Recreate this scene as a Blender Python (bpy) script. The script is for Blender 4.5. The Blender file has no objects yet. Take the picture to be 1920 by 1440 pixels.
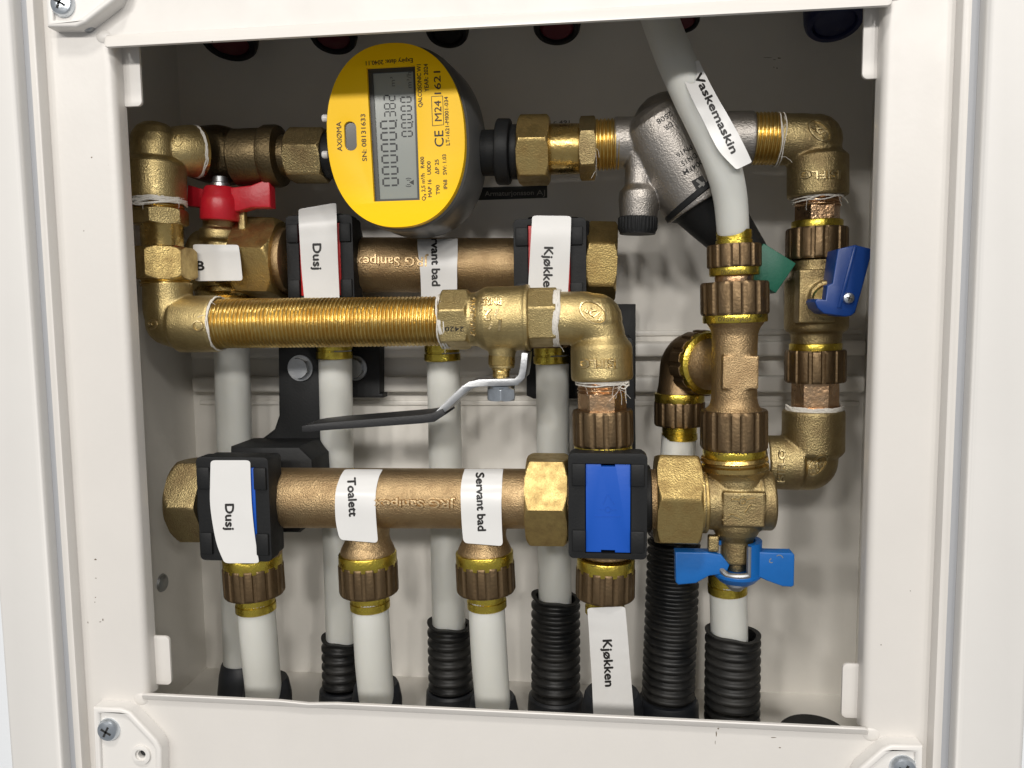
import bpy, bmesh, math, random
from mathutils import Vector, Matrix, noise
from mathutils.bvhtree import BVHTree
from mathutils.geometry import tessellate_polygon

random.seed(7)
R_ = math.radians
MM = 0.001
sc = bpy.context.scene
COL = sc.collection

# ------------------------------------------------------------------ camera
# millimetres: X right, Y into the cabinet (0 = face of the sheet metal frame), Z up
FPX = 1450.0                                   # focal length in photo pixels (1920 wide)
CAM = Vector((46.3, -300.0, 26.7))
CM = (Matrix.Rotation(R_(6.52), 3, 'Z') @ Matrix.Rotation(R_(-5.19), 3, 'X') @ Matrix.Rotation(R_(0.62), 3, 'Y'))
cam_d = bpy.data.cameras.new('camera')
cam_d.sensor_fit = 'HORIZONTAL'; cam_d.sensor_width = 36.0
cam_d.lens = 36.0 * FPX / 1920.0
cam_d.clip_start = 0.01; cam_d.clip_end = 50
cam = bpy.data.objects.new('camera', cam_d)
COL.objects.link(cam)
rot = CM @ Matrix.Rotation(R_(90), 3, 'X')
cam.matrix_world = Matrix.Translation(CAM * MM) @ rot.to_4x4()
sc.camera = cam

# ------------------------------------------------------------------ room light
world = bpy.data.worlds.new('World'); sc.world = world; world.use_nodes = True
bg = world.node_tree.nodes['Background']
bg.inputs[0].default_value = (0.95, 0.97, 1.0, 1); bg.inputs[1].default_value = 0.29

def unseen_lamp(loc, power, size, color=(1, .96, .91)):
    l = bpy.data.lights.new('unseen_lamp', 'AREA')
    l.shape = 'DISK'; l.size = size; l.energy = power; l.color = color
    o = bpy.data.objects.new('unseen_lamp', l)
    o.location = Vector(loc)
    d = Vector((0, 0, 0)) - o.location
    o.rotation_euler = d.to_track_quat('-Z', 'Y').to_euler()
    COL.objects.link(o)

for lx, lp in ((-1.9, 12), (-1.15, 14), (-0.45, 16), (0.25, 16), (0.95, 15), (1.7, 13)):
    unseen_lamp((lx, -2.9, 1.12), lp, 0.26)       # front row: some inferred from shadow bands, more added to soften shadows
unseen_lamp((-0.05, -0.75, 1.25), 8.5, 0.18)       # downlight nearly overhead
unseen_lamp((0.50, -1.15, 1.30), 3, 0.18)

sc.view_settings.view_transform = 'Standard'
sc.view_settings.look = 'None'
sc.view_settings.exposure = 0.0
sc.view_settings.gamma = 1.0
sc.cycles.max_bounces = 8
sc.cycles.use_denoising = True

# ------------------------------------------------------------------ photo geometry helpers
def ray(px, py):
    return (CM @ Vector(((px - 960) / FPX, 1.0, -(py - 720) / FPX)))

def pt(px, py, Y):
    d = ray(px, py)
    return CAM + d * ((Y - CAM.y) / d.y)

def scl(p):                                    # mm per photo pixel at p
    return (CM.transposed() @ (p - CAM)).y / FPX

# ------------------------------------------------------------------ materials
def mat(name, base, rough=.5, metal=0.0, bump=0.0, bscale=900, var=0.0, vscale=60, tint=None,
        rvar=0.0, coat=0.0, sss=0.0, spec=.5, bdetail=2.0, fine=0.0, finescale=3000, trans=0.0, aniso=None):
    m = bpy.data.materials.new(name); m.use_nodes = True
    nt = m.node_tree; N = nt.nodes; L = nt.links
    b = N['Principled BSDF']
    b.inputs['Base Color'].default_value = (*base, 1)
    b.inputs['Roughness'].default_value = rough
    b.inputs['Metallic'].default_value = metal
    b.inputs['Specular IOR Level'].default_value = spec
    if coat: b.inputs['Coat Weight'].default_value = coat; b.inputs['Coat Roughness'].default_value = .12
    if trans: b.inputs['Transmission Weight'].default_value = trans
    if sss:
        b.inputs['Subsurface Weight'].default_value = sss
        b.inputs['Subsurface Radius'].default_value = (1, .95, .85)
        b.inputs['Subsurface Scale'].default_value = .004
    tc = N.new('ShaderNodeTexCoord')
    if var or rvar:
        n = N.new('ShaderNodeTexNoise'); n.inputs['Scale'].default_value = vscale
        n.inputs['Detail'].default_value = 6; n.inputs['Roughness'].default_value = .65
        L.new(tc.outputs['Object'], n.inputs['Vector'])
        cr = N.new('ShaderNodeMapRange'); cr.inputs[1].default_value = .35; cr.inputs[2].default_value = .68
        L.new(n.outputs['Fac'], cr.inputs[0])
        if var:
            mx = N.new('ShaderNodeMix'); mx.data_type = 'RGBA'
            t = tint or tuple(c * (1 - var) for c in base)
            mx.inputs[6].default_value = (*base, 1); mx.inputs[7].default_value = (*t, 1)
            L.new(cr.outputs[0], mx.inputs[0]); L.new(mx.outputs[2], b.inputs['Base Color'])
        if rvar:
            r2 = N.new('ShaderNodeMapRange'); r2.inputs[1].default_value = .3; r2.inputs[2].default_value = .7
            r2.inputs[3].default_value = max(.03, rough - rvar); r2.inputs[4].default_value = min(1, rough + rvar)
            L.new(n.outputs['Fac'], r2.inputs[0]); L.new(r2.outputs[0], b.inputs['Roughness'])
    prev = None
    for st, s, dt in ((bump, bscale, bdetail), (fine, finescale, 1.0)):
        if not st: continue
        n = N.new('ShaderNodeTexNoise'); n.inputs['Scale'].default_value = s; n.inputs['Detail'].default_value = dt
        L.new(tc.outputs['Object'], n.inputs['Vector'])
        bp = N.new('ShaderNodeBump'); bp.inputs['Strength'].default_value = st
        bp.inputs['Distance'].default_value = .0006
        L.new(n.outputs['Fac'], bp.inputs['Height'])
        if prev: L.new(prev.outputs[0], bp.inputs['Normal'])
        L.new(bp.outputs[0], b.inputs['Normal']); prev = bp
    return m

M = {}
M['white'] = mat('white_powder_coat', (.66, .635, .60), .34, bump=.05, bscale=500, var=.04, vscale=25, rvar=.06)
M['trim'] = mat('white_trim_paint', (.67, .655, .63), .4, bump=.03, bscale=400, var=.03, vscale=20)
M['wall'] = mat('white_wall_paint', (.70, .725, .75), .6, bump=.06, bscale=700)
M['inner'] = mat('white_inner_sheet', (.82, .79, .73), .38, bump=.06, bscale=350, var=.06, vscale=18, rvar=.08)
M['seal'] = mat('grey_seal', (.36, .37, .39), .55, bump=.05, bscale=600)
M['wplast'] = mat('white_bracket_plastic', (.72, .70, .67), .38, bump=.03, bscale=500)
M['cast'] = mat('cast_brass', (.59, .465, .22), .42, 1, bump=.36, bscale=1700, var=.3, vscale=90, tint=(.36, .275, .125), rvar=.12, fine=.2)
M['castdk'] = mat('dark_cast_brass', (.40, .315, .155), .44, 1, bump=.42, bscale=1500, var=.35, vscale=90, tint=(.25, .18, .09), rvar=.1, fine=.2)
M['relief'] = mat('worn_raised_brass', (.66, .53, .29), .36, 1, bump=.3, bscale=1300, var=.3, vscale=200, tint=(.42, .32, .15), rvar=.1)
M['bronzerelief'] = mat('worn_raised_bronze', (.56, .41, .23), .42, 1, bump=.3, bscale=1300)
M['castdkrelief'] = mat('worn_raised_dark_brass', (.46, .37, .20), .38, 1, bump=.3, bscale=1300)
M['darkest'] = mat('darkest_brass', (.15, .112, .06), .48, 1, bump=.4, bscale=1000, var=.35, vscale=90, rvar=.1)  # darkest of the brass tones, for one elbow and the meter union
M['brass'] = mat('turned_brass', (.62, .45, .17), .28, 1, bump=.22, bscale=700, var=.25, vscale=120, tint=(.42, .29, .10), rvar=.1)
M['nut'] = mat('worn_brass_nut', (.56, .42, .17), .45, 1, bump=.32, bscale=1400, var=.4, vscale=160, tint=(.36, .25, .10), rvar=.12, fine=.15)
M['thread'] = mat('threaded_brass', (.64, .48, .18), .38, 1, bump=.2, bscale=1200, var=.3, vscale=120, tint=(.48, .31, .08), rvar=.1)
M['ring'] = mat('yellow_brass_ring', (.72, .57, .085), .3, 1, bump=.25, bscale=900, var=.25, vscale=200, tint=(.46, .34, .06), rvar=.1)
M['bronze'] = mat('sand_cast_bronze', (.47, .335, .18), .45, 1, bump=.45, bscale=1500, var=.25, vscale=110, tint=(.34, .23, .12), rvar=.08, fine=.2)
M['flute'] = mat('brown_bronze_nut', (.225, .155, .085), .46, 1, bump=.22, bscale=900, var=.3, vscale=120, tint=(.15, .10, .055), rvar=.1)
M['copper'] = mat('coppery_bronze_hexagon', (.60, .41, .25), .30, 1, bump=.35, bscale=800, var=.25, vscale=140, tint=(.46, .27, .14), rvar=.1)
M['nickel'] = mat('nickel_casting', (.34, .315, .285), .44, 1, bump=.36, bscale=1300, var=.2, vscale=90, tint=(.38, .355, .33), rvar=.06, fine=.15)
M['zinc'] = mat('zinc_plated_steel', (.44, .45, .46), .40, 1, bump=.08, bscale=900, var=.2, vscale=150, rvar=.12)
M['chrome'] = mat('bright_screw_steel', (.70, .75, .80), .3, 1, bump=.1, bscale=800, var=.2, vscale=300)
M['black'] = mat('black_plastic', (.009, .0095, .010), .55, spec=.28, bump=.12, bscale=900, rvar=.08)
M['conduit'] = mat('black_conduit_plastic', (.006, .0065, .007), .42, spec=.3, bump=.08, bscale=700, rvar=.12, var=.5, tint=(.022, .021, .019), vscale=45)
M['rubber'] = mat('black_lever_grip', (.014, .014, .015), .5, bump=.15, bscale=1200)
M['navyboot'] = mat('dark_collar_plastic', (.014, .016, .02), .5, bump=.1, bscale=900)
M['red'] = mat('red_handle_paint', (.50, .010, .022), .36, bump=.12, bscale=700, var=.2, vscale=80)
M['redins'] = mat('red_insert_plastic', (.62, .03, .03), .4)
M['capred'] = mat('dark_red_cap_plastic', (.09, .006, .014), .4)
M['capblue'] = mat('dark_blue_cap_plastic', (.010, .016, .065), .4)
M['blueins'] = mat('blue_insert_plastic', (.003, .075, .43), .42, bump=.05, bscale=600)
M['bluehandle'] = mat('blue_butterfly_paint', (.004, .115, .40), .40, bump=.12, bscale=600, var=.15, vscale=60)
M['bluelever'] = mat('blue_lever_plastic', (.002, .034, .18), .38, bump=.06, bscale=600)
M['green'] = mat('green_tip_plastic', (.003, .09, .052), .5, bump=.15, bscale=1200)
M['yellow'] = mat('yellow_meter_plastic', (1.0, .60, .0), .40, spec=.25, bump=.05, bscale=900)
M['mbody'] = mat('graphite_meter_plastic', (.085, .085, .083), .36, bump=.05, bscale=700, coat=.1)
M['lcd'] = mat('grey_display', (.25, .27, .245), .22, coat=.5)
M['shadeprint'] = mat('dark_display_edge', (.03, .032, .03), .4)  # shared by narrow display edge, painted recess shade and panel print
M['glass'] = mat('sensor_window', (.13, .13, .12), .12, coat=.8)
M['ink'] = mat('black_ink', (.012, .011, .010), .55)
M['brownink'] = mat('dark_brown_meter_print', (.05, .022, .004), .55)
M['greyink'] = mat('grey_display_segments', (.07, .075, .07), .5)
M['lcdink'] = mat('black_display_segments', (.018, .02, .02), .5)
M['paleink'] = mat('pale_grey_print', (.30, .29, .27), .6)
M['pex'] = mat('milky_plastic_pipe', (.78, .785, .74), .36, bump=.04, bscale=200, var=.05, vscale=14, sss=.75, rvar=.05, trans=.2)
M['paper'] = mat('glossy_white_label', (.70, .695, .68), .3, bump=.05, bscale=90, var=.03, vscale=60)
M['hemp'] = mat('white_sealing_yarn', (.66, .63, .57), .7, bump=.5, bscale=2500)
M['dirt'] = mat('brown_dust', (.16, .12, .075), .9, bump=.8, bscale=1200, var=.5, vscale=400)
M['hole'] = mat('dark_gap', (.02, .02, .02), .8)

# ------------------------------------------------------------------ mesh helpers: everything is (verts, faces) in mm
def join(*vs):
    V, F = [], []
    for v, f in vs:
        k = len(V); V += list(v); F += [tuple(i + k for i in q) for q in f]
    return V, F

GEO = {}
def mk(name, vf, m, parent=None, sharp=35, world_mm=True):
    V, F = vf
    me = bpy.data.meshes.new(name)
    me.from_pydata([tuple(Vector(v) * MM) for v in V], [], F)
    me.validate()
    me.materials.append(M[m] if isinstance(m, str) else m)
    for p in me.polygons: p.use_smooth = True
    me.set_sharp_from_angle(angle=R_(sharp))
    o = bpy.data.objects.new(name, me); COL.objects.link(o)
    if parent is not None: o.parent = parent
    GEO[o.name] = ([Vector(v) for v in V], F)
    return o

THINGS = []
def thing(name, label, cat, group=None):
    o = bpy.data.objects.new(name, None); COL.objects.link(o)
    o.empty_display_size = .01
    o['label'] = label; o['category'] = cat
    if group: o['group'] = group
    THINGS.append(o)
    return o

def tag(o, label, cat, group=None):
    o['label'] = label; o['category'] = cat
    if group: o['group'] = group
    return o

def finish():
    """move every thing's origin to the base of its own geometry, parts stay where they are"""
    bpy.context.view_layer.update()
    for t in THINGS:
        lo = Vector((1e9,) * 3); hi = Vector((-1e9,) * 3)
        for c in t.children_recursive:
            if c.type == 'MESH':
                for q in c.bound_box:
                    for i in range(3):
                        lo[i] = min(lo[i], q[i]); hi[i] = max(hi[i], q[i])
        b = Vector(((lo.x + hi.x) / 2, (lo.y + hi.y) / 2, lo.z))
        t.location = b
        for c in t.children: c.location = -b
    for o in COL.objects:
        if o.type == 'MESH' and o.parent is None and len(o.data.vertices):
            lo = [min(v.co[i] for v in o.data.vertices) for i in range(3)]
            hi = [max(v.co[i] for v in o.data.vertices) for i in range(3)]
            b = Vector(((lo[0] + hi[0]) / 2, (lo[1] + hi[1]) / 2, lo[2]))
            o.data.transform(Matrix.Translation(-b)); o.location = b
            for c in o.children: c.location = -b

def box(lo, hi, bev=0.0, seg=2):
    x0, y0, z0 = lo; x1, y1, z1 = hi
    V = [(x0, y0, z0), (x1, y0, z0), (x1, y1, z0), (x0, y1, z0), (x0, y0, z1), (x1, y0, z1), (x1, y1, z1), (x0, y1, z1)]
    F = [(0, 3, 2, 1), (4, 5, 6, 7), (0, 1, 5, 4), (1, 2, 6, 5), (2, 3, 7, 6), (3, 0, 4, 7)]
    return bevel((V, F), bev, seg) if bev else (V, F)

def bevel(vf, w, seg=2, ang=30):
    bm = bmesh.new()
    vs = [bm.verts.new(Vector(v)) for v in vf[0]]
    for f in vf[1]:
        try: bm.faces.new([vs[i] for i in f])
        except ValueError: pass
    bmesh.ops.recalc_face_normals(bm, faces=bm.faces)
    es = [e for e in bm.edges if len(e.link_faces) == 2 and e.calc_face_angle(0) > R_(ang)]
    bmesh.ops.bevel(bm, geom=es, offset=w, segments=seg, profile=.5, affect='EDGES', clamp_overlap=True)
    bm.verts.index_update()
    out = ([v.co.copy() for v in bm.verts], [tuple(v.index for v in f.verts) for f in bm.faces])
    bm.free()
    return out

def xform(vf, mtx):
    return ([mtx @ Vector(v) for v in vf[0]], vf[1])

def prism(outer, y0, y1, holes=(), bev=0.0, seg=2):
    """outline of (x, z) in mm, y0 = front, y1 = back, with through holes"""
    loops = [list(outer)] + [list(h) for h in holes]
    def area(l): return sum(l[i][0] * l[(i + 1) % len(l)][1] - l[(i + 1) % len(l)][0] * l[i][1] for i in range(len(l)))
    if area(loops[0]) < 0: loops[0].reverse()
    for h in loops[1:]:
        if area(h) > 0: h.reverse()
    flat = [p for l in loops for p in l]; n = len(flat)
    tris = tessellate_polygon([[Vector((p[0], p[1], 0)) for p in l] for l in loops])
    V = [(p[0], y0, p[1]) for p in flat] + [(p[0], y1, p[1]) for p in flat]
    F = []
    for a, b, c in tris:
        ar = (flat[b][0] - flat[a][0]) * (flat[c][1] - flat[a][1]) - (flat[c][0] - flat[a][0]) * (flat[b][1] - flat[a][1])
        if ar < 0: a, c = c, a
        F.append((a, b, c)); F.append((c + n, b + n, a + n))
    k = 0
    for l in loops:
        m = len(l)
        for i in range(m):
            a, b = k + i, k + (i + 1) % m
            F.append((b, a, a + n, b + n))
        k += m
    vf = (V, F)
    if bev:
        bm = bmesh.new()
        vs = [bm.verts.new(Vector(v)) for v in V]
        for f in F:
            try: bm.faces.new([vs[i] for i in f])
            except ValueError: pass
        bmesh.ops.dissolve_limit(bm, angle_limit=R_(1), verts=bm.verts, edges=bm.edges)
        bmesh.ops.recalc_face_normals(bm, faces=bm.faces)
        es = [e for e in bm.edges if len(e.link_faces) == 2 and e.calc_face_angle(0) > R_(50)
              and abs(e.verts[0].co.y - y0) < 1e-4 and abs(e.verts[1].co.y - y0) < 1e-4]
        bmesh.ops.bevel(bm, geom=es, offset=bev, segments=seg, profile=.5, affect='EDGES', clamp_overlap=True)
        bmesh.ops.triangulate(bm, faces=[f for f in bm.faces if len(f.verts) > 4])
        bm.verts.index_update()
        vf = ([v.co.copy() for v in bm.verts], [tuple(v.index for v in f.verts) for f in bm.faces])
        bm.free()
    return vf

def pprism(pxs, y0, y1, holes=(), bev=0.0, seg=2):
    """prism whose front outline is read in photo pixels on the plane Y = y0"""
    c = lambda l: [(p.x, p.z) for p in (pt(x, y, y0) for x, y in l)]
    return prism(c(pxs), y0, y1, [c(h) for h in holes], bev, seg)

def circ(cx, cz, r, n=24, a0=0):
    return [(cx + r * math.cos(a0 + 2 * math.pi * i / n), cz + r * math.sin(a0 + 2 * math.pi * i / n)) for i in range(n)]

def roundrect(x0, z0, x1, z1, r, n=5):
    out = []
    for cx, cz, a in ((x1 - r, z1 - r, 0), (x0 + r, z1 - r, 90), (x0 + r, z0 + r, 180), (x1 - r, z0 + r, 270)):
        for i in range(n + 1):
            t = R_(a + 90 * i / n); out.append((cx + r * math.cos(t), cz + r * math.sin(t)))
    return out

def frame_of(a):
    a = a.normalized()
    e1 = Vector((0, -1, 0)); e1 = e1 - a * e1.dot(a)
    if e1.length < .2: e1 = Vector((0, 0, 1)) - a * a.z
    e1.normalize(); e2 = e1.cross(a)
    return a, e1, e2

def hexr(th, ph):                               # unit corner radius hexagon
    d = (math.degrees(th) - ph) % 60 - 30
    return math.cos(R_(30)) / math.cos(R_(d))

def rev(p0, p1, rows, n=48, caps=True, ph=0):
    """surface round the axis p0->p1; rows = (fraction, radius mm[, shape]); shape: None | 'h' | ('f', count, depth)"""
    a, e1, e2 = frame_of(p1 - p0)
    V, F = [], []
    for row in rows:
        t, r = row[0], row[1]; sh = row[2] if len(row) > 2 else None
        lim = row[3] if len(row) > 3 else None
        c = p0.lerp(p1, t)
        for j in range(n):
            th = 2 * math.pi * j / n
            q = r
            if sh == 'h': q = r * hexr(th, ph)
            elif sh and sh[0] == 'f':
                g = math.cos(sh[1] * (th - R_(ph)))
                q = r * (1 - sh[2] * min(1, max(0, (g - .30) / .45)) - .012 * (1 + math.cos(2 * math.pi * ((th * 180 / math.pi - ph) * sh[1] / 360 % 1))) * .5)
            if lim: q = min(q, lim)
            V.append(c + (e1 * math.cos(th) + e2 * math.sin(th)) * q)
    m = len(rows)
    for i in range(m - 1):
        for j in range(n):
            k = (j + 1) % n
            F.append((i * n + j, (i + 1) * n + j, (i + 1) * n + k, i * n + k))
    if caps:
        F.append(tuple(range(n))); F.append(tuple((m - 1) * n + j for j in reversed(range(n))))
    return V, F

def prev(x0, y0, x1, y1, Y, rows, n=48, caps=True, ph=0, Y1=None):
    """rev() with the axis and half widths read in photo pixels; rows = (pixels along the axis, half width[, shape, limit])"""
    p0 = pt(x0, y0, Y); p1 = pt(x1, y1, Y if Y1 is None else Y1)
    L = math.hypot(x1 - x0, y1 - y0)
    out = []
    for row in rows:
        t = row[0] / L; s = scl(p0.lerp(p1, t))
        out.append((t, row[1] * s) + tuple(row[2:3]) + tuple(q * s for q in row[3:4]))
    return rev(p0, p1, out, n, caps, ph)

def cyl_rows(L, hw, ch=2.0):
    return [(0, hw - ch), (ch * .35, hw - ch * .3), (ch, hw), (L - ch, hw), (L - ch * .35, hw - ch * .3), (L, hw - ch)]

def pcyl(x0, y0, x1, y1, Y, hw, ch=2.0, n=40, Y1=None):
    return prev(x0, y0, x1, y1, Y, cyl_rows(math.hypot(x1 - x0, y1 - y0), hw, ch), n, True, 0, Y1)

def pnut(x0, y0, x1, y1, Y, hw, ph=0, ch=7, Y1=None, end=(True, True)):
    """chamfered hexagon nut; hw = corner radius in pixels"""
    L = math.hypot(x1 - x0, y1 - y0); rows = []
    k = 6
    for i in range(k):
        f = i / (k - 1); rows.append((ch * f, hw, 'h', hw * ((.885 if end[0] else .97) + (.115 if end[0] else .03) * math.sin(f * math.pi / 2)) + .01))
    for i in range(k):
        f = 1 - i / (k - 1); rows.append((L - ch * f, hw, 'h', hw * ((.885 if end[1] else .97) + (.115 if end[1] else .03) * math.sin(f * math.pi / 2)) + .01))
    return prev(x0, y0, x1, y1, Y, rows, 120, True, ph, Y1)

def pflute(x0, y0, x1, y1, Y, hw, cnt=15, depth=.055, ph=6, Y1=None):
    L = math.hypot(x1 - x0, y1 - y0); s = ('f', cnt, depth)
    rows = [(0, hw * .93, None), (0, hw, s, hw * .955), (L * .05, hw, s, hw * .99), (L * .09, hw, s), (L * .91, hw, s), (L * .95, hw, s, hw * .99), (L, hw, s, hw * .955), (L, hw * .9, None)]
    return prev(x0, y0, x1, y1, Y, rows, cnt * 10, True, ph, Y1)

def pthread(x0, y0, x1, y1, Y, hw, pitch=7.4, depth=3.2, n=72, Y1=None):
    p0 = pt(x0, y0, Y); p1 = pt(x1, y1, Y if Y1 is None else Y1)
    L = math.hypot(x1 - x0, y1 - y0); a, e1, e2 = frame_of(p1 - p0)
    per = 8; m = max(4, int(L / pitch * per)); V, F = [], []
    for i in range(m + 1):
        t = i / m; c = p0.lerp(p1, t); s = scl(c)
        for j in range(n):
            th = 2 * math.pi * j / n
            u = (t * L / pitch - j / n) % 1.0
            w = 1 - abs(2 * u - 1)                       # crest profile
            w = min(1, max(0, (w - .12) / .62))
            q = c + (e1 * math.cos(th) + e2 * math.sin(th)) * hw * s
            nz = noise.noise(q * .55) * .28 + noise.noise(q * 2.1) * .16
            V.append(c + (e1 * math.cos(th) + e2 * math.sin(th)) * (hw - depth * (1 - w) * (1 + nz) + nz * .9) * s)
    for i in range(m):
        for j in range(n):
            k = (j + 1) % n
            F.append((i * n + j, (i + 1) * n + j, (i + 1) * n + k, i * n + k))
    F.append(tuple(range(n))); F.append(tuple(m * n + j for j in reversed(range(n))))
    return V, F

def smooth_path(P, k=8):
    """Catmull-Rom through (Vector, radius)"""
    out = []; n = len(P)
    for i in range(n - 1):
        a, b, c, d = P[max(0, i - 1)], P[i], P[i + 1], P[min(n - 1, i + 2)]
        for j in range(k):
            t = j / k
            f = lambda p, q, r, s: .5 * ((2 * q) + (r - p) * t + (2 * p - 5 * q + 4 * r - s) * t * t + (3 * q - p - 3 * r + s) * t ** 3)
            out.append((Vector([f(a[0][x], b[0][x], c[0][x], d[0][x]) for x in range(3)]), f(a[1], b[1], c[1], d[1])))
    out.append(P[-1]); return out

def sweep(P, n=32, caps=True, flat=None):
    """tube along [(Vector, radius)]"""
    V, F = [], []; m = len(P)
    up = None
    for i, (p, r) in enumerate(P):
        t = (P[min(i + 1, m - 1)][0] - P[max(i - 1, 0)][0])
        if t.length < 1e-9: t = Vector((0, 0, 1))
        t.normalize()
        if up is None:
            up = Vector((0, -1, 0)) if abs(t.y) < .9 else Vector((0, 0, 1))
        up = (up - t * up.dot(t)).normalized(); sd = up.cross(t)
        for j in range(n):
            th = 2 * math.pi * j / n
            V.append(p + (up * math.cos(th) + sd * math.sin(th)) * r)
    for i in range(m - 1):
        for j in range(n):
            k = (j + 1) % n
            F.append((i * n + j, (i + 1) * n + j, (i + 1) * n + k, i * n + k))
    if caps:
        F.append(tuple(range(n))); F.append(tuple((m - 1) * n + j for j in reversed(range(n))))
    return V, F

def ppath(L, k=8):
    """[(px, py, Y, half width px)] -> smooth [(Vector, radius)]"""
    P = []
    for x, y, Y, hw in L:
        p = pt(x, y, Y); P.append((p, hw * scl(p)))
    return smooth_path(P, k)

def ball(p, r, n=20):
    V, F = [], []
    m = n // 2
    for i in range(m + 1):
        ph = math.pi * i / m
        for j in range(n):
            th = 2 * math.pi * j / n
            V.append(p + Vector((math.sin(ph) * math.cos(th), math.sin(ph) * math.sin(th), math.cos(ph))) * max(r, .001))
    for i in range(m):
        for j in range(n):
            k = (j + 1) % n; F.append((i * n + j, (i + 1) * n + j, (i + 1) * n + k, i * n + k))
    return V, F

def cast(pieces, vox=.5, it=4):
    """weld overlapping closed shapes into one casting with soft fillets (voxel union + smoothing)"""
    V, F = join(*pieces)
    bm = bmesh.new()
    vs = [bm.verts.new(Vector(v)) for v in V]
    for f in F:
        try: bm.faces.new([vs[i] for i in f])
        except ValueError: pass
    bmesh.ops.remove_doubles(bm, verts=bm.verts, dist=1e-4)
    bmesh.ops.recalc_face_normals(bm, faces=bm.faces)
    me = bpy.data.meshes.new('casting'); bm.to_mesh(me); bm.free()
    o = bpy.data.objects.new('casting', me); COL.objects.link(o)
    r = o.modifiers.new('r', 'REMESH'); r.mode = 'VOXEL'; r.voxel_size = vox
    s = o.modifiers.new('s', 'SMOOTH'); s.factor = .5; s.iterations = it
    dg = bpy.context.evaluated_depsgraph_get()
    e = o.evaluated_get(dg); m2 = e.to_mesh()
    out = ([v.co.copy() for v in m2.vertices], [tuple(p.vertices) for p in m2.polygons])
    e.to_mesh_clear()
    bpy.data.objects.remove(o); bpy.data.meshes.remove(me)
    return out

# ------------------------------------------------------------------ lettering and prints laid on real surfaces
_TX = {}
def text2d(s, bold=0.0, shear=0.0):
    key = (s, bold, shear)
    if key in _TX: return _TX[key]
    c = bpy.data.curves.new('lettering', 'FONT'); c.body = s; c.size = 1; c.resolution_u = 3
    c.fill_mode = 'FRONT'; c.offset = bold; c.shear = shear
    o = bpy.data.objects.new('lettering', c); COL.objects.link(o)
    dg = bpy.context.evaluated_depsgraph_get(); e = o.evaluated_get(dg); me = e.to_mesh()
    V = [(v.co.x, v.co.y) for v in me.vertices]; F = [tuple(p.vertices) for p in me.polygons]
    e.to_mesh_clear(); bpy.data.objects.remove(o); bpy.data.curves.remove(c)
    if not V: return ([], [])
    x0 = min(v[0] for v in V); x1 = max(v[0] for v in V)
    y0, y1 = -.0, .70                                    # cap height of the built-in font
    V = [((v[0] - (x0 + x1) / 2), (v[1] - (y0 + y1) / 2) / (y1 - y0)) for v in V]
    _TX[key] = (V, F, x1 - x0); return _TX[key]

def bvh(*objs):
    V, F = join(*[GEO[o.name] for o in objs])
    return BVHTree.FromPolygons([Vector(v) for v in V], F)

def project(V2, F2, tree, off=.06, thick=0.0):
    """drop a flat drawing (photo pixels) on the surface that is seen there; thick > 0 raises it as relief"""
    hit, nor = [], []
    for x, y in V2:
        d = ray(x, y).normalized()
        loc, n, i, dist = tree.ray_cast(CAM, d)
        if loc is None: hit.append(None); nor.append(None); continue
        if n.dot(d) > 0: n = -n
        hit.append(loc); nor.append(n)
    F2 = [f for f in F2 if all(hit[i] is not None for i in f)]
    if not F2: return [], []
    used = sorted({i for f in F2 for i in f}); mp = {i: k for k, i in enumerate(used)}
    top = [hit[i] + nor[i] * (off + thick) for i in used]
    F = [tuple(mp[i] for i in f) for f in F2]
    # faces towards the camera
    G = []
    for f in F:
        a, b, c = top[f[0]], top[f[1]], top[f[2]]
        G.append(f if (b - a).cross(c - a).dot(a - CAM) < 0 else tuple(reversed(f)))
    if not thick: return top, G
    n = len(top)
    ed = {}
    for f in G:
        for i in range(len(f)): ed[(f[i], f[(i + 1) % len(f)])] = 1
    border = [(a, b) for (a, b) in ed if (b, a) not in ed]
    # sloping sides like a cast letter: the foot of every border point is pushed outwards
    foot = [hit[i] - nor[i] * .2 for i in used]; push = {}
    for a, b in border:
        e = (top[b] - top[a]); m = e.cross(nor[used[a]])
        if m.length > 1e-9:
            m.normalize()
            for k in (a, b): push[k] = push.get(k, Vector()) + m
    for k, m in push.items():
        if m.length > 1e-6: foot[k] = foot[k] + m.normalized() * min(.5, thick * .7)
    S = [(b, a, a + n, b + n) for (a, b) in border]
    return top + foot, G + S

def letters(s, cx, cy, h, ang, tree, L=None, bold=0.0, off=.06, thick=0.0, fat=0.0):
    V, F, w = text2d(s, bold)
    kx = (L / w) if L else h / .70
    ca, sa = math.cos(R_(ang)), math.sin(R_(ang))
    P = [(cx + u * kx * ca + v * h * sa, cy + u * kx * sa - v * h * ca) for u, v in V]
    if fat:                                              # heavier strokes: overprinted with small shifts
        return join(*[project([(x + dx * fat, y + dy * fat) for x, y in P], F, tree, off + .004 * k, thick)
                      for k, (dx, dy) in enumerate(((0, 0), (1, 0), (-1, 0), (0, 1), (0, -1)))])
    return project(P, F, tree, off, thick)

def polys(pl, tree, off=.06, thick=0.0, sub=True):
    V, F = [], []
    for l in pl:
        tr = tessellate_polygon([[Vector((x, y, 0)) for x, y in l]])
        k = len(V); V += l; F += [tuple(i + k for i in t) for t in tr]
    return project(V, F, tree, off, thick)

def stroke(p, q, w):
    dx, dy = q[0] - p[0], q[1] - p[1]; l = math.hypot(dx, dy); nx, ny = -dy / l * w / 2, dx / l * w / 2
    return [(p[0] + nx, p[1] + ny), (q[0] + nx, q[1] + ny), (q[0] - nx, q[1] - ny), (p[0] - nx, p[1] - ny)]

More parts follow.
